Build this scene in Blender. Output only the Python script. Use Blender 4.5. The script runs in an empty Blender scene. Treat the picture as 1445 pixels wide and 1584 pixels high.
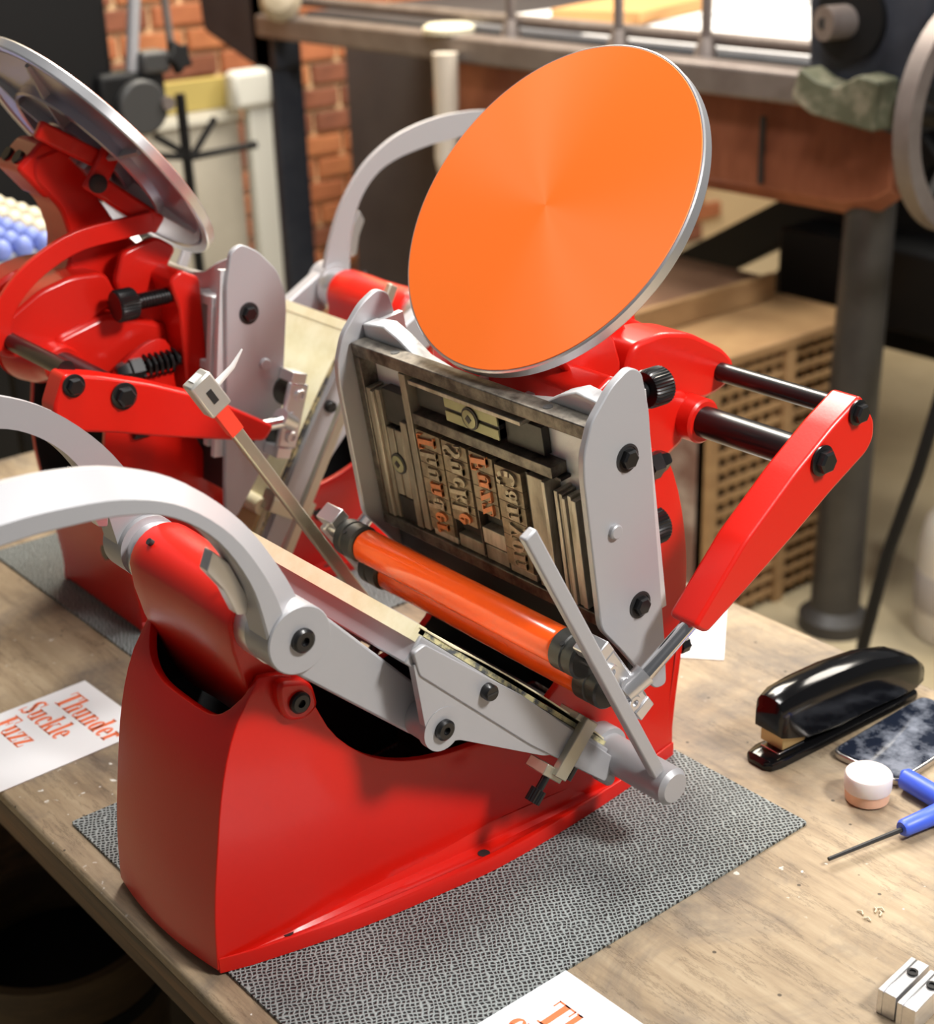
import bpy, bmesh, math, random
from mathutils import Matrix, Vector
random.seed(7)
SC = bpy.context.scene
COL = SC.collection
PI = math.pi
def rad(a): return a * PI / 180

# ------------------------------------------------------------------ camera
cam_d = bpy.data.cameras.new('camera'); cam = bpy.data.objects.new('camera', cam_d); COL.objects.link(cam)
RX = Vector((0.77059871, -0.63659557, -0.03039244))     # image right
RD = Vector((-0.27453324, -0.28853001, -0.91726874))    # image down
RF = Vector((0.57516009, 0.71518984, -0.39710749))      # view direction
cam.matrix_world = Matrix(((RX.x, -RD.x, -RF.x, 0), (RX.y, -RD.y, -RF.y, 0), (RX.z, -RD.z, -RF.z, 0.80), (0, 0, 0, 1)))
cam_d.sensor_fit = 'HORIZONTAL'; cam_d.sensor_width = 36.0
cam_d.lens = 2384.54 / 1445 * 36.0
cam_d.clip_start = 0.02; cam_d.clip_end = 60
cam_d.dof.use_dof = True; cam_d.dof.focus_distance = 1.24; cam_d.dof.aperture_fstop = 6.3
SC.camera = cam
# ------------------------------------------------------------------ world, lights, exposure
W = bpy.data.worlds.new('room_light'); SC.world = W; W.use_nodes = True
W.node_tree.nodes['Background'].inputs[0].default_value = (0.96, 0.97, 1.0, 1)
W.node_tree.nodes['Background'].inputs[1].default_value = 0.10
def area(name, loc, target, size, power, col=(1, 0.96, 0.9), sy=None):
    d = bpy.data.lights.new(name, 'AREA'); d.energy = power; d.size = size; d.color = col
    if sy: d.shape = 'RECTANGLE'; d.size_y = sy
    o = bpy.data.objects.new(name, d); COL.objects.link(o); o.location = loc
    o.rotation_euler = (Vector(target) - Vector(loc)).to_track_quat('-Z', 'Y').to_euler()
    return o
area('ceiling_lamp_key', (1.25, -0.55, 1.75), (0.75, 0.95, 0.15), 0.35, 46, (1, 0.97, 0.93))
area('ceiling_lamp_back', (1.75, 2.1, 2.3), (0.9, 1.0, 0.0), 0.5, 24, (1, 0.97, 0.92))
area('ceiling_lamp_over', (0.85, 1.15, 2.2), (0.85, 1.05, 0.1), 0.5, 27, (1, 0.98, 0.95))
area('ceiling_lamp_hall', (2.4, 3.0, 2.6), (2.4, 3.2, 0.0), 1.2, 120, (1, 0.9, 0.75))
area('ceiling_lamp_side', (3.4, 1.2, 2.4), (2.5, 2.0, 0.0), 1.0, 60, (1, 0.93, 0.82))
SC.view_settings.view_transform = 'Standard'; SC.view_settings.look = 'None'
SC.view_settings.gamma = 1.0; SC.view_settings.use_curve_mapping = False
SC.view_settings.exposure = 0.18

# ------------------------------------------------------------------ materials
MATS = {}
def mat(name, col, rough=0.5, metal=0.0, coat=0.0, noise=None, bump=None, spec=None, trans=0.0, sss=0.0, aniso=0.0, ior=None):
    """noise = (scale, colour2, lo, hi[, stretch]) ; bump = (scale, strength, distance)"""
    if name in MATS: return MATS[name]
    m = bpy.data.materials.new(name); m.use_nodes = True; MATS[name] = m
    nt = m.node_tree; b = nt.nodes['Principled BSDF']; L = nt.links.new
    b.inputs['Base Color'].default_value = (*col, 1); b.inputs['Roughness'].default_value = rough
    b.inputs['Metallic'].default_value = metal; b.inputs['Coat Weight'].default_value = coat
    b.inputs['Coat Roughness'].default_value = 0.12
    if spec is not None: b.inputs['Specular IOR Level'].default_value = spec
    if ior: b.inputs['IOR'].default_value = ior
    b.inputs['Transmission Weight'].default_value = trans
    if sss: b.inputs['Subsurface Weight'].default_value = sss; b.inputs['Subsurface Radius'].default_value = (0.01, 0.006, 0.004)
    tc = nt.nodes.new('ShaderNodeTexCoord')
    if noise:
        src = tc.outputs['Object']
        if len(noise) > 4:
            mp = nt.nodes.new('ShaderNodeMapping'); mp.inputs['Scale'].default_value = noise[4]; L(src, mp.inputs[0]); src = mp.outputs[0]
        n = nt.nodes.new('ShaderNodeTexNoise'); n.inputs['Scale'].default_value = noise[0]; n.inputs['Detail'].default_value = 6
        n.inputs['Roughness'].default_value = 0.65
        L(src, n.inputs['Vector'])
        r = nt.nodes.new('ShaderNodeValToRGB'); r.color_ramp.elements[0].position = noise[2]; r.color_ramp.elements[1].position = noise[3]
        r.color_ramp.elements[0].color = (*noise[1], 1); r.color_ramp.elements[1].color = (*col, 1)
        L(n.outputs['Fac'], r.inputs[0]); L(r.outputs[0], b.inputs['Base Color'])
    if bump:
        n2 = nt.nodes.new('ShaderNodeTexNoise'); n2.inputs['Scale'].default_value = bump[0]; n2.inputs['Detail'].default_value = 3
        L(tc.outputs['Object'], n2.inputs['Vector'])
        bp = nt.nodes.new('ShaderNodeBump'); bp.inputs['Strength'].default_value = bump[1]; bp.inputs['Distance'].default_value = bump[2]
        L(n2.outputs['Fac'], bp.inputs['Height']); L(bp.outputs[0], b.inputs['Normal'])
    if aniso:
        b.inputs['Anisotropic'].default_value = aniso
        tg = nt.nodes.new('ShaderNodeTangent'); tg.direction_type = 'RADIAL'; tg.axis = 'Z'; L(tg.outputs[0], b.inputs['Tangent'])
    return m

RED = mat('red_gloss_paint', (0.68, 0.010, 0.004), 0.32, 0, 0.15, spec=.4, bump=(420, 0.10, 0.0006))
REDS = mat('red_smooth_paint', (0.68, 0.014, 0.007), 0.30, 0, 0.18, spec=.4, bump=(300, 0.04, 0.0005))
SIL = mat('silver_paint', (0.43, 0.43, 0.45), 0.42, 0.25, 0.0, bump=(600, 0.08, 0.0004))
SILR = mat('rough_cast_silver', (0.66, 0.67, 0.68), 0.5, 0.35, 0.0, bump=(260, 0.35, 0.0012))
ALU = mat('machined_aluminium', (0.72, 0.72, 0.74), 0.3, 0.85, bump=(500, 0.05, 0.0003))
DISH = mat('cast_disc_back', (0.42, 0.40, 0.47), 0.28, 0.75, bump=(120, 0.12, 0.0008))
CHR = mat('chrome_rod', (0.75, 0.75, 0.76), 0.15, 1.0)
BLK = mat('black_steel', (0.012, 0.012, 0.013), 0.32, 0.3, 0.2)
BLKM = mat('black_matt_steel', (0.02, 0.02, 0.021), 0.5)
ORG = mat('orange_ink', (1.0, 0.185, 0.022), 0.42, 0.12, 0.0, aniso=0.75)
ORR = mat('orange_inked_rubber', (0.95, 0.10, 0.006), 0.24, 0, 0.5)
COLLAR = mat('dark_roller_collar', (0.035, 0.035, 0.032), 0.4)
PACK = mat('cream_tympan_paper', (0.86, 0.80, 0.56), 0.7, noise=(40, (0.78, 0.70, 0.44), 0.35, 0.6))
PACKD = mat('packing_sheet_edges', (0.72, 0.66, 0.36), 0.7, noise=(90, (0.10, 0.11, 0.12), 0.42, 0.58, (1, 1, 1)))
BRASS = mat('nickel_clamp', (0.50, 0.47, 0.38), 0.35, 0.7)
IRON = mat('worn_iron_chase', (0.20, 0.18, 0.15), 0.42, 0.7, noise=(70, (0.055, 0.047, 0.04), 0.35, 0.65), bump=(180, 0.15, 0.0006))
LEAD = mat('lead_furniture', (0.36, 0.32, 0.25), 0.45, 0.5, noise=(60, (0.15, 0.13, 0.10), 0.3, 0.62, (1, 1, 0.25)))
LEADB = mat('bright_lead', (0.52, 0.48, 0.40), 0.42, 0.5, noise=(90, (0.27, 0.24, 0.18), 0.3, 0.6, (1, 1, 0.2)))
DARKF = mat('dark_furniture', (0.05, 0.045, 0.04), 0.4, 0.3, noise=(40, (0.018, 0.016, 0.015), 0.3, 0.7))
QUO = mat('green_brass_quoin', (0.36, 0.36, 0.20), 0.42, 0.5, noise=(30, (0.26, 0.26, 0.15), 0.3, 0.7))
TYPE = mat('type_metal', (0.28, 0.22, 0.14), 0.42, 0.35, noise=(120, (0.12, 0.09, 0.06), 0.3, 0.65))
TFACE = mat('type_face_metal', (0.42, 0.36, 0.26), 0.35, 0.45, noise=(200, (0.22, 0.18, 0.13), 0.3, 0.65))
TORG = mat('type_face_orange', (0.62, 0.20, 0.07), 0.4, 0.25, noise=(200, (0.38, 0.16, 0.07), 0.3, 0.65))
WHT = mat('white_plastic', (0.80, 0.80, 0.80), 0.4)
CARD = mat('white_card', (0.86, 0.86, 0.88), 0.75)
PRINT = mat('orange_print', (0.95, 0.20, 0.07), 0.6)

# ------------------------------------------------------------------ mesh helpers
class G:
    def __init__(self): self.v = []; self.f = []
    def add(self, vs, fs):
        o = len(self.v); self.v += [tuple(p) for p in vs]; self.f += [tuple(i + o for i in f) for f in fs]; return self
    def box(self, x0, x1, y0, y1, z0, z1):
        vs = [(x, y, z) for x in (x0, x1) for y in (y0, y1) for z in (z0, z1)]
        return self.add(vs, [(0, 1, 3, 2), (4, 6, 7, 5), (0, 4, 5, 1), (2, 3, 7, 6), (0, 2, 6, 4), (1, 5, 7, 3)])
    def prism(self, pts, a0, a1, ax=1):
        """outline in the two other axes, extruded along axis ax"""
        def P(p, a):
            return {0: (a, p[0], p[1]), 1: (p[0], a, p[1]), 2: (p[0], p[1], a)}[ax]
        n = len(pts); vs = [P(p, a0) for p in pts] + [P(p, a1) for p in pts]
        return self.add(vs, [tuple(range(n)), tuple(range(2 * n - 1, n - 1, -1))] + [(i, (i + 1) % n, n + (i + 1) % n, n + i) for i in range(n)])
    def loft(self, rings, closed=True, caps=True):
        n = len(rings[0]); vs = [p for r in rings for p in r]; fs = []
        for k in range(len(rings) - 1):
            for i in range(n if closed else n - 1):
                j = (i + 1) % n; fs.append((k * n + i, k * n + j, (k + 1) * n + j, (k + 1) * n + i))
        if caps: fs += [tuple(range(n - 1, -1, -1)), tuple(range((len(rings) - 1) * n, len(rings) * n))]
        return self.add(vs, fs)
    def cyl(self, p0, p1, r0, r1=None, n=28, star=0):
        p0 = Vector(p0); p1 = Vector(p1); r1 = r0 if r1 is None else r1
        return self.lathe([(r0, 0), (r1, (p1 - p0).length)], p0, p1 - p0, n, star)
    def lathe(self, prof, o, axis, n=32, star=0):
        o = Vector(o); ax = Vector(axis).normalized()
        t = Vector((0, 0, 1)) if abs(ax.z) < 0.9 else Vector((1, 0, 0))
        e1 = ax.cross(t).normalized(); e2 = ax.cross(e1)
        rings = []
        for r, h in prof:
            rings.append([o + ax * h + (e1 * math.cos(2 * PI * i / n) + e2 * math.sin(2 * PI * i / n)) * (r * (1 - star * (i % 2))) for i in range(n)])
        return self.loft(rings)
    def sweep(self, pts, r, n=10):
        pts = [Vector(p) for p in pts]; rings = []; prev = None
        for i, p in enumerate(pts):
            d = (pts[min(i + 1, len(pts) - 1)] - pts[max(i - 1, 0)]).normalized()
            if prev is None:
                t = Vector((0, 0, 1)) if abs(d.z) < 0.9 else Vector((1, 0, 0)); e1 = d.cross(t).normalized()
            else: e1 = (prev - d * prev.dot(d)).normalized()
            prev = e1; e2 = d.cross(e1)
            rr = r[i] if isinstance(r, (list, tuple)) else r
            rings.append([p + (e1 * math.cos(2 * PI * k / n) + e2 * math.sin(2 * PI * k / n)) * rr for k in range(n)])
        return self.loft(rings)
    def bar(self, p0, p1, w, t, side=(0, 1, 0)):
        """flat bar from p0 to p1; w across in the plane, t along side"""
        p0 = Vector(p0); p1 = Vector(p1); d = (p1 - p0).normalized(); s = Vector(side).normalized(); c = d.cross(s).normalized()
        rings = [[p + c * a * w / 2 + s * b * t / 2 for a, b in ((-1, -1), (1, -1), (1, 1), (-1, 1))] for p in (p0, p1)]
        return self.loft(rings)
    def map(self, fn): self.v = [tuple(fn(p)) for p in self.v]; return self
def obj(name, g, m, parent=None, bevel=0.0, seg=2, sharp=35, label=None, loc=None, rot=None):
    me = bpy.data.meshes.new(name); me.from_pydata(g.v, [], g.f)
    bm = bmesh.new(); bm.from_mesh(me); bmesh.ops.remove_doubles(bm, verts=bm.verts, dist=1e-6)
    bmesh.ops.recalc_face_normals(bm, faces=bm.faces); bm.to_mesh(me); bm.free()
    for p in me.polygons: p.use_smooth = True
    me.set_sharp_from_angle(angle=rad(sharp)); me.materials.append(m)
    o = bpy.data.objects.new(name, me); COL.objects.link(o)
    if parent: o.parent = parent
    if loc: o.location = loc
    if rot: o.rotation_euler = rot
    if bevel:
        b = o.modifiers.new('bevel', 'BEVEL'); b.width = bevel; b.segments = seg; b.limit_method = 'ANGLE'; b.angle_limit = rad(40); b.harden_normals = False
    if label: o['label'] = label
    return o
def tag(o, label, cat, group=None):
    o['label'] = label; o['category'] = cat
    if group: o['group'] = group
    return o
def thing(name, label, cat, loc=(0, 0, 0), rotz=0, group=None):
    o = bpy.data.objects.new(name, None); COL.objects.link(o); o.location = loc; o.rotation_euler = (0, 0, rotz); o.empty_display_size = 0.05
    return tag(o, label, cat, group)
def struct(name, g, m, **k):
    o = obj(name, g, m, **k); o['kind'] = 'structure'; return o
def lerp_tab(tab, x):
    if x <= tab[0][0]: return tab[0][1]
    for (a, b), (c, d) in zip(tab, tab[1:]):
        if x <= c:
            t = (x - a) / (c - a); return b + (d - b) * t
    return tab[-1][1]
def smooth_tab(tab, x):
    n = len(tab)
    if x <= tab[0][0]: return tab[0][1]
    if x >= tab[-1][0]: return tab[-1][1]
    for i in range(n - 1):
        a, b = tab[i]; c, d = tab[i + 1]
        if x <= c:
            m0 = (d - b) / (c - a) if i == 0 else (d - tab[i - 1][1]) / (c - tab[i - 1][0])
            m1 = (d - b) / (c - a) if i == n - 2 else (tab[i + 2][1] - b) / (tab[i + 2][0] - a)
            h = c - a; t = (x - a) / h
            return (2*t**3-3*t**2+1)*b + (t**3-2*t**2+t)*h*m0 + (-2*t**3+3*t**2)*d + (t**3-t**2)*h*m1
def rounded(pts, r, n=5):
    """round the corners of an outline"""
    out = []; N = len(pts)
    for i in range(N):
        p = Vector(pts[i]); a = Vector(pts[i - 1]); b = Vector(pts[(i + 1) % N])
        da = (a - p); db = (b - p); rr = min(r, da.length * 0.45, db.length * 0.45)
        A = p + da.normalized() * rr; B = p + db.normalized() * rr
        for k in range(n + 1):
            t = k / n; out.append(tuple((1 - t) ** 2 * A + 2 * t * (1 - t) * p + t * t * B))
    return out
def bolt_head(g, p, axis, r, h, n=6):
    ax = Vector(axis).normalized(); p = Vector(p)
    g.lathe([(r, 0), (r, h * 0.8), (r * 0.86, h)], p, ax, n)
def socket_bolt(name, p, axis, r, parent, label='black socket-head bolt'):
    g = G(); g.lathe([(r, 0), (r, r * 0.35), (r * 0.8, r * 0.5), (r * 0.38, r * 0.5), (r * 0.34, r * 0.15), (0.0001, r * 0.15)], p, axis, 24)
    return obj(name, g, BLK, parent, label=label)
def hex_bolt(name, p, axis, r, parent, wash=True, h=None):
    g = G(); ax = Vector(axis).normalized(); p = Vector(p); h = h or r * 0.75
    if wash: g.lathe([(r * 1.32, 0), (r * 1.32, r * 0.18), (r * 1.15, r * 0.22)], p, ax, 28); p = p + ax * r * 0.2
    g.lathe([(r, 0), (r, h * 0.75), (r * 0.8, h), (0.0001, h)], p, ax, 6)
    return obj(name, g, BLK, parent, sharp=20, label='black hexagon bolt')

# ------------------------------------------------------------------ fat-face lettering
def ring(cx, cy, rx, ry, ix, iy, a0=0, a1=360, n=22):
    out = []
    for k in range(n):
        t0 = rad(a0 + (a1 - a0) * k / n); t1 = rad(a0 + (a1 - a0) * (k + 1) / n)
        out.append([(cx + rx * math.cos(t0), cy + ry * math.sin(t0)), (cx + rx * math.cos(t1), cy + ry * math.sin(t1)),
                    (cx + ix * math.cos(t1), cy + iy * math.sin(t1)), (cx + ix * math.cos(t0), cy + iy * math.sin(t0))])
    return out
def rc(x0, y0, x1, y1): return [[(x0, y0), (x1, y0), (x1, y1), (x0, y1)]]
def dot(cx, cy, r): return [[(cx + r * math.cos(2 * PI * k / 12), cy + r * math.sin(2 * PI * k / 12)) for k in range(12)]]
def arch(x0, x1, y, th=0.2, hl=0.06):
    cx = (x0 + x1) / 2; rx = (x1 - x0) / 2
    return ring(cx, y, rx, 0.2, rx - 0.08, 0.2 - hl, 0, 180, 12)
HL = 0.055
GLY = {
 'T': (0.86, rc(0, 1 - HL, .82, 1) + rc(0, .72, HL, 1) + rc(.82 - HL, .72, .82, 1) + rc(.28, 0, .54, 1) + rc(.15, 0, .67, HL)),
 'h': (0.78, rc(.07, 0, .29, 1) + rc(0, 1 - HL, .29, 1) + rc(0, 0, .35, HL) + arch(.24, .66, .46) + rc(.44, 0, .66, .48) + rc(.39, 0, .72, HL)),
 'n': (0.78, rc(.07, 0, .29, .65) + rc(0, .65 - HL, .29, .65) + rc(0, 0, .35, HL) + arch(.24, .66, .45) + rc(.44, 0, .66, .47) + rc(.39, 0, .72, HL)),
 'u': (0.78, rc(.07, .18, .29, .65) + rc(0, .65 - HL, .29, .65) + [[(x, .2 - (y - .45)) for x, y in q] for q in arch(.07, .5, .45)] + rc(.44, 0, .66, .65) + rc(.36, .65 - HL, .66, .65) + rc(.44, 0, .72, HL)),
 'd': (0.74, ring(.27, .32, .27, .33, .06, .27) + rc(.40, 0, .62, 1) + rc(.32, 1 - HL, .62, 1) + rc(.40, 0, .68, HL)),
 'e': (0.60, ring(.28, .32, .28, .33, .07, .27, 0, 312) + rc(.2, .31, .55, .31 + HL)),
 'r': (0.58, rc(.07, 0, .29, .65) + rc(0, .65 - HL, .29, .65) + rc(0, 0, .35, HL) + ring(.38, .45, .15, .2, .06, .15, 40, 180, 8) + dot(.44, .55, .095)),
 'S': (0.68, ring(.31, .75, .29, .25, .09, .19, 35, 250, 16) + ring(.31, .26, .30, .26, .08, .20, -145, 75, 16) + [[(.10, .66), (.30, .70), (.55, .36), (.38, .28)]] + rc(.53, .68, .58, 1) + rc(.0, 0, .05, .34)),
 'c': (0.56, ring(.28, .32, .28, .33, .07, .27, 48, 312, 18) + dot(.43, .51, .095)),
 'k': (0.76, rc(.07, 0, .29, 1) + rc(0, 1 - HL, .29, 1) + rc(0, 0, .35, HL) + [[(.29, .24), (.35, .24), (.60, .62), (.53, .62)]] + [[(.34, .36), (.46, .44), (.72, .02), (.48, .02)]] + rc(.42, .65 - HL, .7, .65) + rc(.42, 0, .74, HL)),
 'l': (0.40, rc(.08, 0, .30, 1) + rc(0, 1 - HL, .30, 1) + rc(0, 0, .37, HL)),
 'F': (0.78, rc(.10, 0, .36, 1) + rc(0, 1 - HL, .72, 1) + rc(.72 - HL, .68, .72, 1) + rc(0, 0, .48, HL) + rc(.36, .50, .56, .50 + HL) + rc(.51, .38, .56, .68)),
 'z': (0.62, rc(.03, .65 - HL, .55, .65) + rc(.03, 0, .56, HL) + [[(.02, .02), (.26, .02), (.55, .63), (.31, .63)]] + rc(.03, .44, .08, .65) + rc(.51, 0, .56, .22)),
 'C': (0.82, ring(.40, .5, .39, .51, .13, .44, 42, 318, 20) + rc(.68, .64, .73, 1) + rc(.68, 0.05, .72, .26)),
 'a': (0.70, ring(.24, .2, .23, .21, .07, .15) + rc(.34, .06, .55, .48) + ring(.3, .45, .25, .2, .06, .145, 0, 150, 12) + dot(.14, .5, .095) + rc(.45, 0, .66, HL)),
 'y': (0.72, [[(.03, .63), (.27, .63), (.48, .12), (.36, 0)]] + [[(.55, .63), (.61, .63), (.33, -.25), (.26, -.25)]] + rc(0, .65 - HL, .32, .65) + rc(.44, .65 - HL, .7, .65) + dot(.2, -.2, .095)),
 'o': (0.62, ring(.29, .32, .29, .33, .08, .27)),
}
def letter_polys(ch, shear=0.0): return [[(x + shear * y, y) for x, y in q] for q in GLY[ch][1]]

# ------------------------------------------------------------------ the press
MIR = {1: 1, -1: -1}
BD = (-0.145, 0.989)      # up along the bed in (u, z)
BN = (-0.989, -0.145)     # bed normal, towards the operator
def bed(v, b, c): return (0.3225 + BD[0] * b + BN[0] * c, v, 0.387 + BD[1] * b + BN[1] * c)
UF = [(0, 0), (.05, .003), (.094, .009), (.163, .022), (.207, .038), (.239, .061), (.26, .075)]
UB = [(0, .488), (.037, .488), (.09, .495), (.18, .505), (.246, .498), (.30, .480), (.34, .452)]
ZT = [(0, .239), (.05, .235), (.09, .226), (.14, .205), (.20, .168), (.28, .136), (.38, .115), (.50, .106), (.60, .108), (.68, .125), (.75, .19), (.80, .26), (.85, .312), (.90, .328), (.95, .325), (1.0, .305)]
WF = [(0, .079), (.16, .087), (.27, .0875), (.44, .093), (.57, .098), (.74, .106), (.9, .104), (1, .098)]
WT = [(0, .079), (.2, .086), (.5, .090), (.8, .094), (1, .092)]
FL = [(0, .079), (.03, .089), (.116, .108), (.20, .118), (.25, .122), (.33, .119), (.428, .109), (.49, .098)]

def make_press(name, label, loc, rot, st):
    P = thing(name, label, 'printing press', loc, rot)
    # ---- base casting
    g = G(); NS, NT = 44, 16
    def wall(s):
        rows = []
        for j in range(NT + 1):
            t = j / NT; row = []
            for i in range(NS + 1):
                q = i / NS; z = .003 + t * (smooth_tab(ZT, q) - .003); u0 = smooth_tab(UF, z); u1 = smooth_tab(UB, z)
                wf = smooth_tab(WF, q); wt = smooth_tab(WT, q); k = t ** 0.7
                v = wf * (1 - k) + wt * k + 0.004 * math.sin(PI * t) * math.sin(PI * min(1, q * 1.6)) if q < .625 else wf * (1 - k) + wt * k
                row.append((u0 + (u1 - u0) * q, s * v, z))
            rows.append(row)
        return rows
    for s in (-1, 1): g.loft(wall(s), closed=False, caps=False)
    rows = []
    for j in range(NT + 1):
        row = []
        for i in range(25):
            a = -1 + 2 * i / 24; v = .079 * a
            top = .203 + .036 * abs(a) ** (3.2 if a > 0 else 6)
            z = .003 + j / NT * (top - .003); u = smooth_tab(UF, z) - .0075 * (1 - a * a) * (1 - z / .3)
            row.append((u, v, z))
        rows.append(row)
    g.loft(rows, closed=False, caps=False)
    rows = [[(smooth_tab(UB, z), -.0975 + .195 * i / 12, z) for i in range(13)] for z in (.003, .03, .06, .09, .12)]
    g.loft(rows, closed=False, caps=False)
    base = obj('base', g, RED, P, sharp=40, label='glossy red cast-iron base')
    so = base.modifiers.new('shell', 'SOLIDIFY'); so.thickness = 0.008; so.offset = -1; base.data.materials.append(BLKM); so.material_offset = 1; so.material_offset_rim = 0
    bv = base.modifiers.new('edge', 'BEVEL'); bv.width = 0.003; bv.segments = 3; bv.limit_method = 'ANGLE'; bv.angle_limit = rad(38)
    for s in (-1, 1):
        g = G(); rings = []
        for i in range(41):
            u = .002 + .486 * i / 40; vo = smooth_tab(FL, u); vi = smooth_tab(WF, u / .49) - .006
            vo = max(vo, vi + .0065)
            w_ = vo - vi; rings.append([(u, s * (vi + w_ * k), z) for k, z in ((0, 0), (1, 0), (1, .0105), (.96, .0130), (.84, .0135), (.72, .0105), (.45, .0095), (.30, .0120), (.22, .0190), (.16, .026), (0, .027))])
        g.loft(rings)
        fl = obj('foot_flange', g, RED, base)
        for u in (.245, .062):
            g = G(); g.cyl((u, s * (smooth_tab(FL, u) - .0130), .0085), (u, s * (smooth_tab(FL, u) - .0130), .0105), .0052, n=20)
            obj('bolt_hole', g, BLKM, base, label='dark fixing hole in the flange')
        g = G(); g.prism(rounded([(.070, .236), (.100, .226), (.104, .203), (.092, .196), (.076, .200), (.070, .215)], .010), s * .074, s * .0905)
        obj('pivot_boss', g, RED, base, bevel=.003)
        socket_bolt('pivot_bolt', (.0865, s * .0905, .2135), (0, s, 0), .0086, base)
        # corner fillet of the front edge
    # interior cross web keeps the casting dark inside
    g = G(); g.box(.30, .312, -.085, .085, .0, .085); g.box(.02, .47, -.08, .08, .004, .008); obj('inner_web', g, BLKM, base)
    g = G(); g.cyl((.43, -.098, .13), (.43, .098, .13), .012); obj('inner_shaft', g, BLK, base)
    for s in (-1, 1):
        g = G(); g.cyl((.487, s * .085, .105), (.512, s * .085, .105), .006, n=16); g.cyl((.505, s * .085, .105), (.515, s * .085, .105), .009, n=16, star=.1)
        obj('thumb_screw', g, BLK, base)

    # ---- handle
    H = bpy.data.objects.new('handle', None); COL.objects.link(H); H.parent = P; H.empty_display_size = .03
    HU = Vector((.073, 0, .284))
    def hrot(p, a=rad(st['handle'])):
        du, dz = p[0] - HU.x, p[2] - HU.z
        return (HU.x + du * math.cos(a) - dz * math.sin(a), p[1], HU.z + du * math.sin(a) + dz * math.cos(a))
    # red hood between the arms
    prof = []
    for k in range(15):
        a = rad(-20 + 190 * k / 14); prof.append((.075 + .031 * math.cos(a), .278 + .031 * math.sin(a)))
    prof += [(.046, .262), (.052, .235), (.066, .195), (.080, .165), (.105, .165), (.110, .21), (.107, .25)]
    g = G()
    rings = []
    for v, k in ((-.070, .96), (-.064, 1.0), (-.03, .99), (0, .965), (.03, .97), (.06, 1.0), (.076, 1.0), (.080, .97)):
        rings.append([(.078 + (p[0] - .078) * k, v + (-.012 if False else 0), .27 + (p[1] - .27) * k) for p in prof])
    g.loft(rings); obj('red_hood', g, REDS, H, sharp=50, bevel=.0015)
    for v in (-.052, .06):
        g = G(); g.cyl((.058, v, .302), (.0545, v, .3055), .0028, n=12); obj('oil_hole', g, BLKM, H)
    for s in (-1, 1):
        c0 = .066 if s < 0 else .075
        g = G(); g.lathe([(.0250, 0), (.0265, .003), (.0265, .094 - c0)], (.0755, s * c0, .2785), (0, s, 0), 36); obj('hub_collar', g, ALU, H)
    OUT = [(-.30, .405), (-.255, .428), (-.205, .443), (-.16, .450), (-.121, .452), (-.079, .449), (-.04, .440), (.004, .418), (.044, .379), (.072, .333), (.089, .292), (.094, .272)]
    INN = [(-.30, .372), (-.258, .396), (-.21, .411), (-.165, .418), (-.126, .420), (-.097, .420), (-.052, .416), (-.017, .405), (.014, .379), (.036, .339), (.045, .300), (.048, .276)]
    def dens(T, n=48):
        out = []
        for k in range(n + 1):
            x = k / n * (len(T) - 1); out.append((smooth_tab([(i, p[0]) for i, p in enumerate(T)], x), smooth_tab([(i, p[1]) for i, p in enumerate(T)], x)))
        return out
    O_, I_ = dens(OUT), dens(INN)
    for s in (-1, 1):
        g = G(); rings = []
        for (ou, oz), (iu, iz) in zip(O_, I_):
            m = (ou * .42 + iu * .58, oz * .42 + iz * .58)
            rings.append([hrot(p) for p in ((ou, s * .098, oz), (ou, s * .1045, oz), (ou * .95 + iu * .05, s * .1060, oz * .95 + iz * .05), (m[0], s * .1215, m[1]), (iu * .96 + ou * .04, s * .1225, iz * .96 + oz * .04), (iu, s * .1210, iz), (iu, s * .098, iz))])
        g.loft(rings)
        arm = obj('arm', g, SIL, H, sharp=28, label='curved silver handle arm')
        g = G(); g.lathe([(.0265, 0), (.0265, .0305), (.0255, .0315)], (.0715, s * .0925, .284), (0, s, 0), 40)
        obj('arm_hub', g, SIL, arm)
        socket_bolt('hub_bolt', (.073, s * .1240, .284), (0, s, 0), .0092, arm)
        g = G(); g.prism(rounded([(.018, .366), (.030, .352), (.042, .322), (.040, .310), (.032, .312), (.024, .334), (.012, .352)], .002), s * .098, s * .1085); g.map(hrot)
        obj('stop_tab', g, ALU, arm, bevel=.001)
    g = G(); g.cyl(hrot((-.30, -.128, .388)), hrot((-.30, .128, .388)), .0165, n=28); obj('grip', g, SIL, H, bevel=.003)

    # ---- bed casting
    g = G()
    def bedp(p): return bed(p[0], p[1], p[2])
    top = [(-.157, .012), (-.125, .016), (-.105, .008), (-.08, -.006), (-.05, -.012), (0, -.014), (.05, -.012), (.08, -.006), (.105, .008), (.125, .016), (.157, .012)]
    outl = top + [(.157, -.190), (-.157, -.190)]
    g.prism(outl, -.034, -.0175, 2)
    for v in (-.13, -.09, -.03, .03, .09, .13): g.box(v - .005, v + .005, -.185, -.022, -.055, -.033)
    for b in (-.03, -.10, -.175): g.box(-.15, .15, b - .005, b + .005, -.050, -.033)
    g.map(bedp); obj('bed', g, SILR, P, bevel=.0015, label='rough cast silver bed')
    g = G(); g.box(-.156, .156, -.235, -.1905, -.036, -.014); g.map(bedp); obj('gap_shade_bar', g, BLKM, P, bevel=.002, label='black bar as painted shade in the gap under the bed')  # added bar, its black stands in for shadow between bed and rollers
    for s in (-1, 1):
        g = G(); g.box(s * .155 - .004, s * .155 + .003, -.19, .010, -.06, -.030); g.map(bedp); obj('bed_edge', g, SILR, P)
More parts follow.
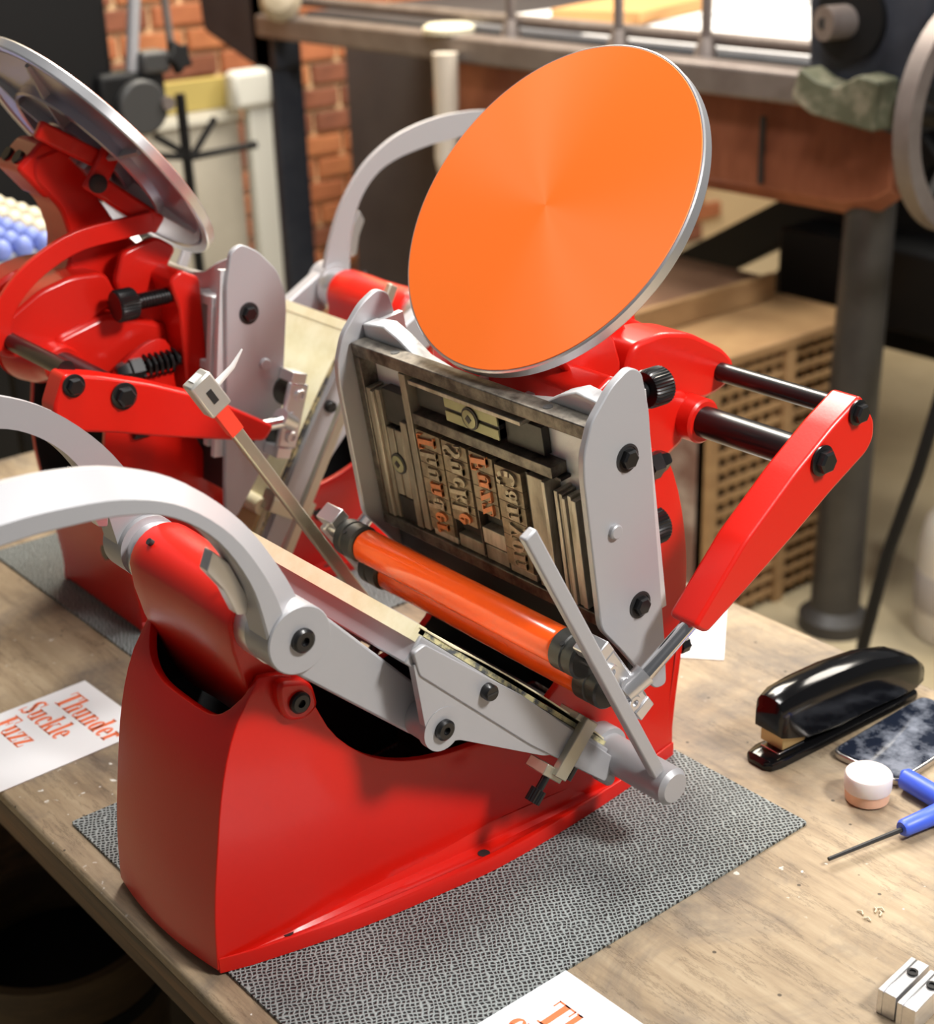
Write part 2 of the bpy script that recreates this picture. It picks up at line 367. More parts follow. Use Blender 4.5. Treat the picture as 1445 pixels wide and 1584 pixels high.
    PL = rounded([(.357, .430), (.338, .419), (.317, .395), (.309, .370), (.3095, .350), (.329, .215), (.352, .188), (.384, .147), (.3925, .136), (.406, .136), (.403, .177), (.388, .300), (.379, .390), (.370, .424)], .007)
    for s in (-1, 1):
        g = G(); g.prism(PL, s * .1575, s * .1645)
        pl = obj('side_plate', g, SIL, P, bevel=.0012, label='silver roller-track side plate')
        for u, z in ((.3555, .3565), (.372, .2235)):
            g = G(); g.lathe([(.0118, -.001), (.0118, .0006), (.0098, .0008), (.0098, .0002)], (u, s * .1645, z), (0, s, 0), 28); obj('bolt_recess', g, BLKM, pl)
            hex_bolt('plate_bolt', (u, s * .1648, z), (0, s, 0), .0082, pl, wash=False, h=.006)
        g = G(); g.lathe([(.0062, 0), (.0062, .003), (.005, .004)], (.342, s * .1645, .2985), (0, s, 0), 24); obj('rivet', g, SIL, pl)
    # ---- red back frame
    g = G()
    col = [(.508, .522), (.470, .530), (.452, .512), (.448, .480), (.424, .437), (.398, .408), (.380, .385), (.378, .262), (.40, .248), (.46, .262), (.505, .300), (.532, .318), (.545, .345), (.520, .385), (.488, .402), (.480, .432), (.487, .466), (.512, .500)]
    g.prism(rounded(col, .012), -.030, .030)
    fr = obj('back_frame', g, REDS, P, bevel=.004, label='glossy red cast back frame')
    g = G(); g.prism(rounded([(.376, .388), (.398, .400), (.412, .390), (.404, .36), (.404, .275), (.412, .25), (.398, .238), (.376, .246)], .006), -.105, .105)
    obj('mount_block', g, REDS, fr, bevel=.003)
    for s in (-1, 1):
        g = G(); g.prism(rounded([(.376, .412), (.398, .428), (.440, .418), (.452, .385), (.425, .335), (.395, .335), (.400, .380)], .008), s * .050, s * .062)
        g.prism([(.392, .385), (.438, .352), (.444, .360), (.398, .393)], s * .03, s * .06)
        obj('gusset', g, REDS, fr, bevel=.003)
        g = G(); g.prism(rounded([(.462, .402), (.500, .405), (.535, .397), (.580, .372), (.594, .357), (.592, .342), (.578, .334), (.553, .330), (.50, .345), (.45, .37)], .010), s * .018, s * .064)
        obj('crank_block', g, REDS, fr, bevel=.004)
        g = G(); g.lathe([(.034, -.06), (.030, -.03), (.024, -.012), (.0205, 0), (.0205, .018), (.0185, .020)], (.531, s * .066, .321), (0, s, 0), 32)
        obj('shaft_boss', g, REDS, fr)
        g = G(); g.prism(rounded([(.40, .335), (.47, .36), (.53, .345), (.525, .30), (.47, .275), (.40, .262)], .01), s * .028, s * .07)
        obj('frame_web', g, REDS, fr, bevel=.006)
        # adjusting bolts at the back of the bed
        for z, kind in ((.372, 0), (.302, 1), (.243, 0)):
            v = s * .092
            g = G(); g.cyl((.395, v, z), (.462, v, z), .0075, n=18)
            for k in range(9): g.cyl((.41 + k * .0036, v, z), (.412 + k * .0036, v, z), .0086, n=18)
            bo = obj('adjusting_bolt', g, BLK, fr)
            g = G()
            if kind == 0: g.lathe([(.0155, 0), (.017, .003), (.017, .020), (.0155, .022)], (.448, v, z), (1, 0, 0), 72, .05)
            else:
                g.lathe([(.0135, 0), (.0135, .013), (.011, .015), (.009, .024), (.006, .028)], (.450, v, z), (1, 0, 0), 6)
            obj('knob', g, BLK, bo if False else fr, sharp=25)
            if kind == 1:
                pts = [(.410 + .040 * k / 60, v + .0125 * math.cos(k * .62), z + .0125 * math.sin(k * .62)) for k in range(61)]
                g = G(); g.sweep(pts, .0019, 8); obj('spring', g, BLK, fr)
    # head block behind the ink disc
    g = G(); g.prism(rounded([(.455, .530), (.498, .536), (.527, .512), (.500, .478), (.462, .486)], .006), -.028, .028)
    hb = obj('disc_head_block', g, REDS, fr, bevel=.004)
    for v in (-.013, .013):
        g = G(); g.cyl((.512, v, .517), (.519, v, .523), .0075, n=20); obj('block_hole', g, BLKM, fr)
    # ---- rods
    g = G(); g.cyl((.575, -.192, .352), (.575, .192, .352), .0088, n=24); obj('crank_rod', g, BLK, P)
    g = G(); g.cyl((.531, -.192, .321), (.531, .192, .321), .0142, n=28); obj('main_shaft', g, BLK, P)
    # ---- roller levers
    LV = rounded([(.580, .366), (.601, .338), (.602, .322), (.594, .311), (.549, .288), (.504, .262), (.444, .230), (.398, .2065), (.383, .218), (.441, .276), (.499, .319), (.545, .348)], .006)
    la = rad(st['lever'])
    def lrot(p):
        du, dz = p[0] - .531, p[2] - .321
        return (.531 + du * math.cos(la) - dz * math.sin(la), p[1], .321 + du * math.sin(la) + dz * math.cos(la))
    ru, rz = st['roller']; lu, lz = st['roller2']; mu, mz = (ru + lu) / 2 + .008, (rz + lz) / 2 - .004
    tip = lrot((.392, 0, .2125))
    for s in (-1, 1):
        g = G(); g.prism(LV, s * .185, s * .215); g.map(lrot)
        lv = obj('roller_lever', g, RED, P, bevel=.003, label='red tapered roller lever')
        hex_bolt('lever_bolt', lrot((.575, s * .2155, .352)), (0, s, 0), .0085, lv)
        hex_bolt('lever_bolt', lrot((.531, s * .2155, .321)), (0, s, 0), .0102, lv)
        g = G(); g.cyl((tip[0] + .010, s * .201, tip[2] + .006), (mu + .006, s * .196, mz + .004), .0068, n=20)
        hr = obj('hook_rod', g, CHR, P)
        g = G(); g.cyl((mu + .014, s * .196, mz + .010), (mu - .004, s * .191, mz - .003), .010, .0085, n=20); obj('rod_eye', g, ALU, hr)
        # roller hook: C-shaped plate with two saddles
        d = Vector((lu - ru, lz - rz)).normalized(); nn = Vector((d.y, -d.x))
        if nn.x < 0: nn = -nn
        def hp(a, c): return (ru + d.x * a + nn.x * c, rz + d.y * a + nn.y * c)
        Lh = Vector((lu - ru, lz - rz)).length
        hk = rounded([hp(-.022, .004), hp(-.022, .020), hp(Lh + .022, .020), hp(Lh + .022, .004), hp(Lh + .010, -.006), hp(Lh - .006, .006), hp(.006, .006), hp(-.010, -.006)], .003)
        g = G(); g.prism([hp(-.013, -.010), hp(-.013, .015), hp(Lh + .013, .015), hp(Lh + .013, -.010)], s * .184, s * .191)
        hkp = obj('hook_plate', g, ALU, P, bevel=.003, label='machined roller hook plate')
        for a in (-.024, Lh + .012):
            g = G(); g.prism([hp(a, -.004), hp(a, .014), hp(a + .012, .014), hp(a + .012, -.004)], s * .166, s * .192); obj('saddle_lug', g, ALU, hkp, bevel=.001)
        for a in (0, Lh):
            q = hp(a, 0); g = G(); g.lathe([(.0068, 0), (.0068, .003), (.006, .004), (.0032, .004), (.003, .0015), (.0001, .0015)], (q[0], s * .191, q[1]), (0, s, 0), 24); obj('axle_screw', g, ALU, hkp)
        q = hp(Lh / 2, .004); g = G(); g.lathe([(.005, 0), (.0045, .002)], (q[0], s * .191, q[1]), (0, s, 0), 24); obj('plate_pin', g, ALU, hkp)
    # ---- ink rollers
    for k, (u, z) in enumerate((st['roller'], st['roller2'])):
        g = G(); g.lathe([(.0142, 0), (.0162, .003), (.0162, .268), (.0142, .271)], (u, -.1355, z), (0, 1, 0), 48)
        ro = obj('ink_roller', g, st['roller_mat'], P, label=st['roller_label'])
        g = G(); g.cyl((u, -.184, z), (u, .184, z), .005, n=16); obj('axle', g, CHR, ro)
        for s in (-1, 1):
            g = G(); g.lathe([(.0150, 0), (.0178, .002), (.0178, .014), (.0165, .015), (.0165, .017), (.0178, .018), (.0178, .027), (.016, .029)], (u, s * .1365, z), (0, s, 0), 36)
            co = obj('runner_collar', g, COLLAR, ro)
            g = G(); g.cyl((u - .012, s * .15, z + .0125), (u - .0128, s * .15, z + .0135), .0022, n=10); obj('set_screw', g, BLKM, ro)
    # ---- platen (packing side faces the bed), hinged low down
    pa = rad(st['platen']); B0 = (.359, .081)
    du_, dz_ = -math.cos(pa), math.sin(pa); nu_, nz_ = math.sin(pa), math.cos(pa)
    def pt(a, v, c): return (B0[0] + du_ * a + nu_ * c, v, B0[1] + dz_ * a + nz_ * c)
    def pm(p): return pt(p[0], p[1], p[2])
    g = G(); g.box(.0, .266, -.143, .143, -.024, 0); g.map(pm)
    PT = obj('platen', g, SIL, P, bevel=.0015, label='silver platen plate')
    for s in (-1, 1):
        g = G(); g.prism(rounded([(-.012, -.004), (.14, .001), (.262, -.004), (.268, -.014), (.25, -.026), (.10, -.030), (-.012, -.026)], .003), s * .1425, s * .1475); g.map(pm)
        obj('side_rail', g, SIL, PT, bevel=.001)
        g = G(); g.prism(rounded([(.262, -.020), (.215, -.058), (.202, -.066), (.188, -.064), (.178, -.054), (.075, -.032), (.060, -.024)], .006), s * .139, s * .146); g.map(pm)
        ear = obj('pivot_ear', g, SIL, PT, bevel=.0012)
        pv = pt(.198, 0, -.052)
        g = G(); g.cyl((pv[0], s * .110, pv[2]), (pv[0], s * .1445, pv[2]), .0165, n=32); obj('link_boss', g, SIL, PT)
        g = G(); g.cyl((pv[0], s * .139, pv[2]), (pv[0], s * .1465, pv[2]), .0185, n=36); obj('ear_disc', g, SIL, PT)
        socket_bolt('ear_bolt', (pv[0], s * .147, pv[2]), (0, s, 0), .0086, PT)
        # link from the handle hub to the platen ear
        h0 = (.073, .284); p1 = (pv[0], pv[2]); dd = Vector((p1[0] - h0[0], p1[1] - h0[1])).normalized(); nn = Vector((-dd.y, dd.x))
        o2 = []
        for (c0, r0, a0, a1) in (((h0[0], h0[1]), .024, 90, 270), ((p1[0], p1[1]), .017, 270, 450)):
            for k in range(13):
                a = rad(a0 + (a1 - a0) * k / 12); q = dd * math.cos(a) + nn * math.sin(a); o2.append((c0[0] + q.x * r0, c0[1] + q.y * r0))
        g = G(); g.prism(o2, s * .100, s * .119); obj('toggle_link', g, SIL, P, bevel=.002, label='silver toggle link')
        # slotted side screw
        q = pt(.186, s * .1475, -.013) if False else pt(.178, s * .1475, -.010)
        g = G(); g.lathe([(.0068, 0), (.0068, .006), (.0058, .0075)], q, (0, s, 0), 24); sc_ = obj('side_screw', g, BLK, PT)
        g = G(); g.box(q[0] - .0055, q[0] + .0055, min(q[1] + s * .0072, q[1] + s * .0079), max(q[1] + s * .0072, q[1] + s * .0079), q[2] - .0008, q[2] + .0008); obj('screw_slot', g, BLKM, PT)
        # bail clamp on the platen edge
        g = G()
        for sgn in (1,): g.prism([(.066, .012), (.044, .012), (.044, -.046), (.066, -.046), (.066, -.040), (.050, -.040), (.050, .006), (.066, .006)], s * .136, s * .158)
        g = G(); g.box(.044, .060, s * .1505 - .0035, s * .1505 + .0035, -.042, .013); g.box(.044, .068, s * .140 - .010, s * .140 + .012, .007, .013); g.box(.044, .070, s * .140 - .010, s * .140 + .012, -.046, -.036); g.map(pm)
        cl = obj('bail_clamp', g, BRASS, PT, bevel=.0008, label='nickel tympan clamp')
        g = G(); g.cyl(pt(.060, s * .146, -.044), pt(.060, s * .146, -.062), .0035, n=14); a_, b_ = pt(.060, s * .146, -.058), pt(.060, s * .146, -.070); g.cyl(a_, b_, .0068, n=32, star=.1); obj('clamp_screw', g, BLK, PT)
        g = G(); g.cyl(pt(.030, s * .140, -.024), pt(.030, s * .140, -.040), .006, n=16); obj('stop_screw', g, BLK, PT)
        g = G(); g.cyl(pt(-.012, s * .136, -.022), pt(-.030, s * .136, -.022), .0062, n=16); obj('hinge_pin', g, SIL, PT)
    g = G(); g.box(.006, .268, -.141, .141, 0.0005, .0045); g.map(pm); obj('packing', g, PACKD, PT, label='packing sheets with dark edges')
    g = G()
    rings = []
    for k in range(25):
        a = .012 + .258 * k / 24; c = .0048 + .0035 * math.sin(PI * min(1, k / 20)) ** .7
        rings.append([pt(a, -.142, c), pt(a, .142, c), pt(a, .142, c + .0012), pt(a, -.142, c + .0012)])
    g.loft(rings)
    ty = obj('tympan_sheet', g, PACK, PT, label='cream tympan paper on the platen')
    g = G(); g.box(.262, .273, -.141, .141, -.006, .0068); g.map(pm); obj('tympan_fold', g, PACK, PT)
    if st['pins']:
        g = G(); g.cyl(pt(.045, .06, .0095), pt(.045, .135, .0095), .010, n=20); g.map(lambda p: p); obj('tape_roll', g, PACK, PT, label='rolled cream paper at the platen foot')
        g = G(); g.box(.0, .035, -.02, .135, .006, .012); g.map(pm); obj('paper_strip', g, mat('kraft_tape', (.55, .42, .2), .6), PT)
    # ---- gripper bar
    g = G(); g.lathe([(.013, 0), (.0166, .004), (.0166, .414), (.013, .418)], (.372, -.209, .068), (0, 1, 0), 40)
    GB = obj('gripper_bar', g, SIL, P, label='silver round gripper bar')
    for v in (-.120, .120):
        g = G(); g.lathe([(.021, 0), (.0215, .003), (.0215, .016), (.019, .020)], (.372, v - .010, .068), (0, 1, 0), 40); obj('bar_collar', g, SIL, GB)
    ga = rad(st['gripper'])
    def gr(p):
        du, dz = p[0] - .372, p[2] - .068
        return (.372 + du * math.cos(ga) - dz * math.sin(ga), p[1], .068 + du * math.sin(ga) + dz * math.cos(ga))
    for s, tipp, base_ in ((-1, (.2225, .3445), (.362, .082)), (1, (.193, .362), (.362, .080))):
        t2 = Vector((tipp[0], s * .197, tipp[1])); b2 = Vector((base_[0], s * .197, base_[1]))
        g = G(); g.bar(b2, t2, .0125, .0085); g.map(gr)
        gp = obj('gripper', g, SIL if s < 0 else BRASS, GB, bevel=.0018, seg=3, label='flat gripper finger')
        if s > 0 and st['clip']:
            dv = (t2 - b2).normalized()
            g = G(); g.bar(t2 - dv * .052, t2 - dv * .018, .0142, .0102); g.map(gr); obj('red_sleeve', g, mat('red_sleeve', (.85, .06, .03), .5), gp)
            g = G(); g.bar(t2 - dv * .022, t2 + dv * .016, .024, .017); g.map(gr); bk = obj('clip_block', g, mat('nickel_block', (.62, .62, .58), .35, .6), gp, bevel=.002)
            cx = Vector((0, 1, 0)).cross(dv).normalized()
            for sd in (-1, 1):
                q = t2 - dv * .004 + Vector((0, sd * .0087, 0)); g = G(); g.bar(q - dv * .007, q + dv * .007, .006, .001); g.map(gr); obj('clip_slot', g, BLKM, gp)
            q = t2 + dv * .0165; g = G(); g.bar(q - cx * .005, q + cx * .005, .0085, .001, side=dv); g.map(gr); obj('clip_window', g, WHT, gp)
            q0 = t2 - dv * .003 - cx * .012; q0 = q0 if q0.x > t2.x else t2 - dv * .003 + cx * .012
            sg = 1 if (q0 - t2).x > 0 else -1
            g = G(); g.sweep([q0, q0 + Vector((.016, -.004, .014)), q0 + Vector((.026, -.006, .028))], [.0034, .0024, .0008], 10); g.map(gr); obj('clip_peg', g, WHT, gp)
    # ---- ink disc (own frame: local Z is the disc axis)
    tilt = rad(-51.9)
    def disc_obj(name, g, m, parent, **k):
        return obj(name, g, m, parent, **k)
    D = bpy.data.objects.new('ink_disc', None); COL.objects.link(D); D.parent = P; D.location = (.4219, 0, .5186); D.rotation_euler = (0, tilt, 0); D.empty_display_size = .03
    D['label'] = 'round tilted ink disc'
    Rd = .153
    g = G(); g.lathe([(.0001, -.004), (Rd - .012, -.004), (Rd - .0085, -.0105), (Rd - .001, -.0115), (Rd, -.010), (Rd, -.0012), (Rd - .0012, .0), (.0001, .0)], (0, 0, 0), (0, 0, 1), 128)
    obj('dish', g, ALU if st['film'] else ALU, D, sharp=30, label='aluminium disc rim')
    g = G(); g.lathe([(Rd - .0022, .0001), (Rd - .0026, .0006), (.0001, .0006)], (0, 0, 0), (0, 0, 1), 128)
    obj('ink_film', g, ORG, D, label='orange ink covering the disc')
    g = G(); g.lathe([(.0001, -.0105), (Rd - .0125, -.0095), (Rd - .0122, -.0038), (.0001, -.0038)], (0, 0, 0), (0, 0, 1), 96); obj('dish_back', g, DISH, D)
    for r in (.088, .046):
        g = G(); g.lathe([(r, -.0085), (r + .001, -.019), (r + .0035, -.0205), (r + .006, -.019), (r + .007, -.0085)], (0, 0, 0), (0, 0, 1), 80); obj('ring_rib', g, DISH, D)
    for k in range(6):
        a = rad(60 * k + 20); c, s_ = math.cos(a), math.sin(a)
        g = G(); g.loft([[(c * r - s_ * w, s_ * r + c * w, z) for w, z in ((-.0035, -.0085), (-.002, zt), (.002, zt), (.0035, -.0085))] for r, zt in ((.03, -.022), (.088, -.019), (.136, -.0125))])
        obj('radial_rib', g, SIL, D)
    g = G(); prof = []
    nt = 20
    for k in range(nt):
        a0 = 2 * PI * k / nt; prof += [(.046 * math.cos(a0), .046 * math.sin(a0)), (.0385 * math.cos(a0 + .25 * 2 * PI / nt), .0385 * math.sin(a0 + .25 * 2 * PI / nt))]
    g.prism(prof, -.040, -.0245, 2); obj('ratchet_wheel', g, ALU, D, sharp=20)
    g = G(); g.cyl((0, 0, -.066), (0, 0, -.008), .016, n=28); obj('disc_spindle', g, ALU, D)
    # pawl linkage on the far side
    v = .047
    g = G(); g.bar((.510, v + .004, .553), (.436, v + .004, .506), .019, .010); pw = obj('pawl_bar', g, REDS, P, bevel=.003)
    g = G(); g.bar((.462, v + .012, .488), (.436, v + .012, .524), .022, .008); obj('pawl_link', g, REDS, P, bevel=.003)
    g = G(); g.bar((.468, v + .012, .500), (.392, v + .012, .438), .022, .008); q = obj('pawl_lever', g, REDS, P, bevel=.004)
    g = G(); g.lathe([(.0095, 0), (.0095, .004), (.008, .005)], (.459, v + .016, .493), (0, 1, 0), 24); obj('pawl_bolt', g, BLKM, P)
    CU = [(.404, .446), (.44, .444), (.49, .440), (.53, .425), (.560, .405), (.580, .380), (.588, .345)]
    rings = []
    for k in range(31):
        x = k / 30 * (len(CU) - 1); f = lambda i, x=x: smooth_tab([(j, p[i]) for j, p in enumerate(CU)], x)
        x2 = min(x + .05, len(CU) - 1); x1 = max(0, x2 - .1)
        d = Vector((smooth_tab([(j, p[0]) for j, p in enumerate(CU)], x2) - smooth_tab([(j, p[0]) for j, p in enumerate(CU)], x1), smooth_tab([(j, p[1]) for j, p in enumerate(CU)], x2) - smooth_tab([(j, p[1]) for j, p in enumerate(CU)], x1))).normalized()
        n_ = Vector((-d.y, d.x)) * .0105
        rings.append([(f(0) + n_.x, v + .016, f(1) + n_.y), (f(0) + n_.x, v + .023, f(1) + n_.y), (f(0) - n_.x, v + .023, f(1) - n_.y), (f(0) - n_.x, v + .016, f(1) - n_.y)])
    g = G(); g.loft(rings); obj('feed_strap', g, REDS, P, bevel=.001, label='bent red strap driving the pawl')
    return P

ORIG = (0.44, 0.953, 0.0030)
press = make_press('tabletop_press', 'red and silver tabletop letterpress with orange ink disc facing out, on grey ribbed mat', ORIG, 0,
                   dict(platen=42.8, lever=0, roller=(.3115, .1955), roller2=(.3375, .1575), handle=0, gripper=0, film=True, pins=False, clip=True,
                        roller_mat=ORR, roller_label='orange inked rubber roller'))
press2 = make_press('tabletop_press', 'red tabletop letterpress turned round, showing the ribbed back of its ink disc', (1.1615, 1.513, 0.0030), rad(179.5),
                    dict(platen=57, lever=-11, roller=(.318, .264), roller2=(.333, .220), handle=-6, gripper=0, film=True, pins=True, clip=False,
                         roller_mat=COLLAR, roller_label='dark ink roller'))

# ------------------------------------------------------------------ chase with locked-up type
def chase_group():
    Cc = thing('type_chase', 'iron chase of locked-up metal type held in the press bed', 'chase', ORIG)
    def bm_(p): return bed(p[0], p[1], p[2])
    def cb(v0, v1, b0, b1, c0, c1): return G().box(min(v0, v1), max(v0, v1), min(b0, b1), max(b0, b1), c0, c1)
    parts = []
    def part(name, g, m, parent=Cc, bevel=.0006, **k): return obj(name, g.map(bm_), m, parent, bevel=bevel, **k)
    # frame of four bars
    for nm, a in (('frame_bar', (.156, -.156, 0, -.0125)), ('frame_bar', (.156, -.156, -.176, -.188)), ('frame_bar', (.156, .1465, -.0125, -.176)), ('frame_bar', (-.156, -.1465, -.0125, -.176))):
        part(nm, cb(*a, -.0172, 0), IRON, bevel=.001)
    for v in (.10, -.10):
        g = G().cyl((v, .0004, -.009), (v, -.004, -.009), .0042, n=16); part('frame_hole', g, BLKM, bevel=0)
    g = cb(-.1475, -.1435, -.100, -.110, -.010, .0005); part('frame_notch', g, BLKM)
    F = [  # v0 v1 b0 b1 c_front material
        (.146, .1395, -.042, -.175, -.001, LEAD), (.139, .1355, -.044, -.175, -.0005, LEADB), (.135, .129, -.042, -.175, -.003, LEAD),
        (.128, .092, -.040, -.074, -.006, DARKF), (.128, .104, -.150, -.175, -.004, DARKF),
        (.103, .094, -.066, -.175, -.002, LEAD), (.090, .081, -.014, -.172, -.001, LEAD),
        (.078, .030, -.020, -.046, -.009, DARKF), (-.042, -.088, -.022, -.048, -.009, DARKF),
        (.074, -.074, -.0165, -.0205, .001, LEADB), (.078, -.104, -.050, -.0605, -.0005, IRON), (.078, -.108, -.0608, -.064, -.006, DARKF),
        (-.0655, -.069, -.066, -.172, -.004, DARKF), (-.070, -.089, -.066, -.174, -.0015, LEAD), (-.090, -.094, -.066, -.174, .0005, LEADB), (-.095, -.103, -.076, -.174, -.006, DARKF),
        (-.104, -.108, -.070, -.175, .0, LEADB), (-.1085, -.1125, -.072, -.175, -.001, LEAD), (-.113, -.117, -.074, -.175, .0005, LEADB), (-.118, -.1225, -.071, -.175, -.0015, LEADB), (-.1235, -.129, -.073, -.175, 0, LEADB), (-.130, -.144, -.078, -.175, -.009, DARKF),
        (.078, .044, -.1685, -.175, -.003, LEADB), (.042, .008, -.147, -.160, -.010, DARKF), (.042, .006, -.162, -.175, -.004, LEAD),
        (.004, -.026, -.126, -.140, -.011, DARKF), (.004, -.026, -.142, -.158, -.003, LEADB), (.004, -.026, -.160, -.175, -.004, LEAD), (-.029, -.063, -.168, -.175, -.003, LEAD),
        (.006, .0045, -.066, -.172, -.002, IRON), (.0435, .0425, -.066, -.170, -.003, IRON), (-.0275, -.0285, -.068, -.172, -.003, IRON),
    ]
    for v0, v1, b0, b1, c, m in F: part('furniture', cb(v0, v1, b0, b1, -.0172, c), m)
    # quoins
    for (v, b, w, h, rot) in ((-.004, -.034, .035, .0115, 0), (.116, -.113, .011, .035, 1)):
        if rot == 0: halves = [cb(v - w, v + w, b - h, b - .0016, -.017, -.003), cb(v - w, v + w, b + .0016, b + h, -.017, -.003)]
        else: halves = [cb(v - w, v - .0012, b - h, b + h, -.017, -.003), cb(v + .0012, v + w, b - h, b + h, -.017, -.003)]
        q = part('quoin', halves[0], QUO if rot == 0 else LEAD, label='expanding quoin')
        part('quoin_half', halves[1], QUO if rot == 0 else LEAD, q)
        part('quoin_gap', cb(v - w, v + w, b - h, b + h, -.017, -.0048), BLKM, q, bevel=0)
        g = G().lathe([(.0105, -.004), (.0105, -.0016), (.0092, -.0014)], (v, b, 0), (0, 0, 1), 28); part('quoin_ring', g, BLKM, q, bevel=0)
        g = G().lathe([(.0085, -.004), (.0085, -.0008), (.007, -.0004)], (v, b, 0), (0, 0, 1), 28); part('quoin_wheel', g, QUO, q, bevel=0)
        g = G().lathe([(.0042, -.004), (.0042, 0.0)], (v, b, 0), (0, 0, 1), 4); part('key_socket', g, BLKM, q, bevel=0)
    # type: mirrored words running down the forme
    words = (('Thunder', .0445, .0780, -.0655, .1015, (1, 0, 0, 1, 0, 1, 1)), ('Suckle', .0080, .0420, -.0655, .080, (0, 0, 0, 0, 0, 1)), ('Fuzz', -.0265, .0040, -.0655, .059, (1, 1, 1, 1)), ('Canyon', -.0625, -.0290, -.0685, .098, (0, 0, 0, 0, 0, 0)))
    for w, v0, v1, b0, length, inked in words:
        tot = sum(GLY[c][0] for c in w); em = length / tot; b = b0
        for ch, ink in zip(w, inked):
            adv = GLY[ch][0] * em
            srt = part('type_sort', cb(v0, v1, b - .0002, b - adv + .0002, -.0172, .0006 - .0016), TYPE, bevel=.0003)
            cap = (v1 - v0) * .72; base = v0 + (v1 - v0) * .17
            g = G()
            for q in letter_polys(ch, .18):
                g.prism([(base + y * cap, b - (x - .06 * 1) * em * .93 - .0004) for x, y in q], -.0012, .0016, 2)
            part('letter_face', g, TORG if ink else TFACE, srt, bevel=0, label='raised mirrored italic letter ' + ch)
            b -= adv
    return Cc
chase_group()

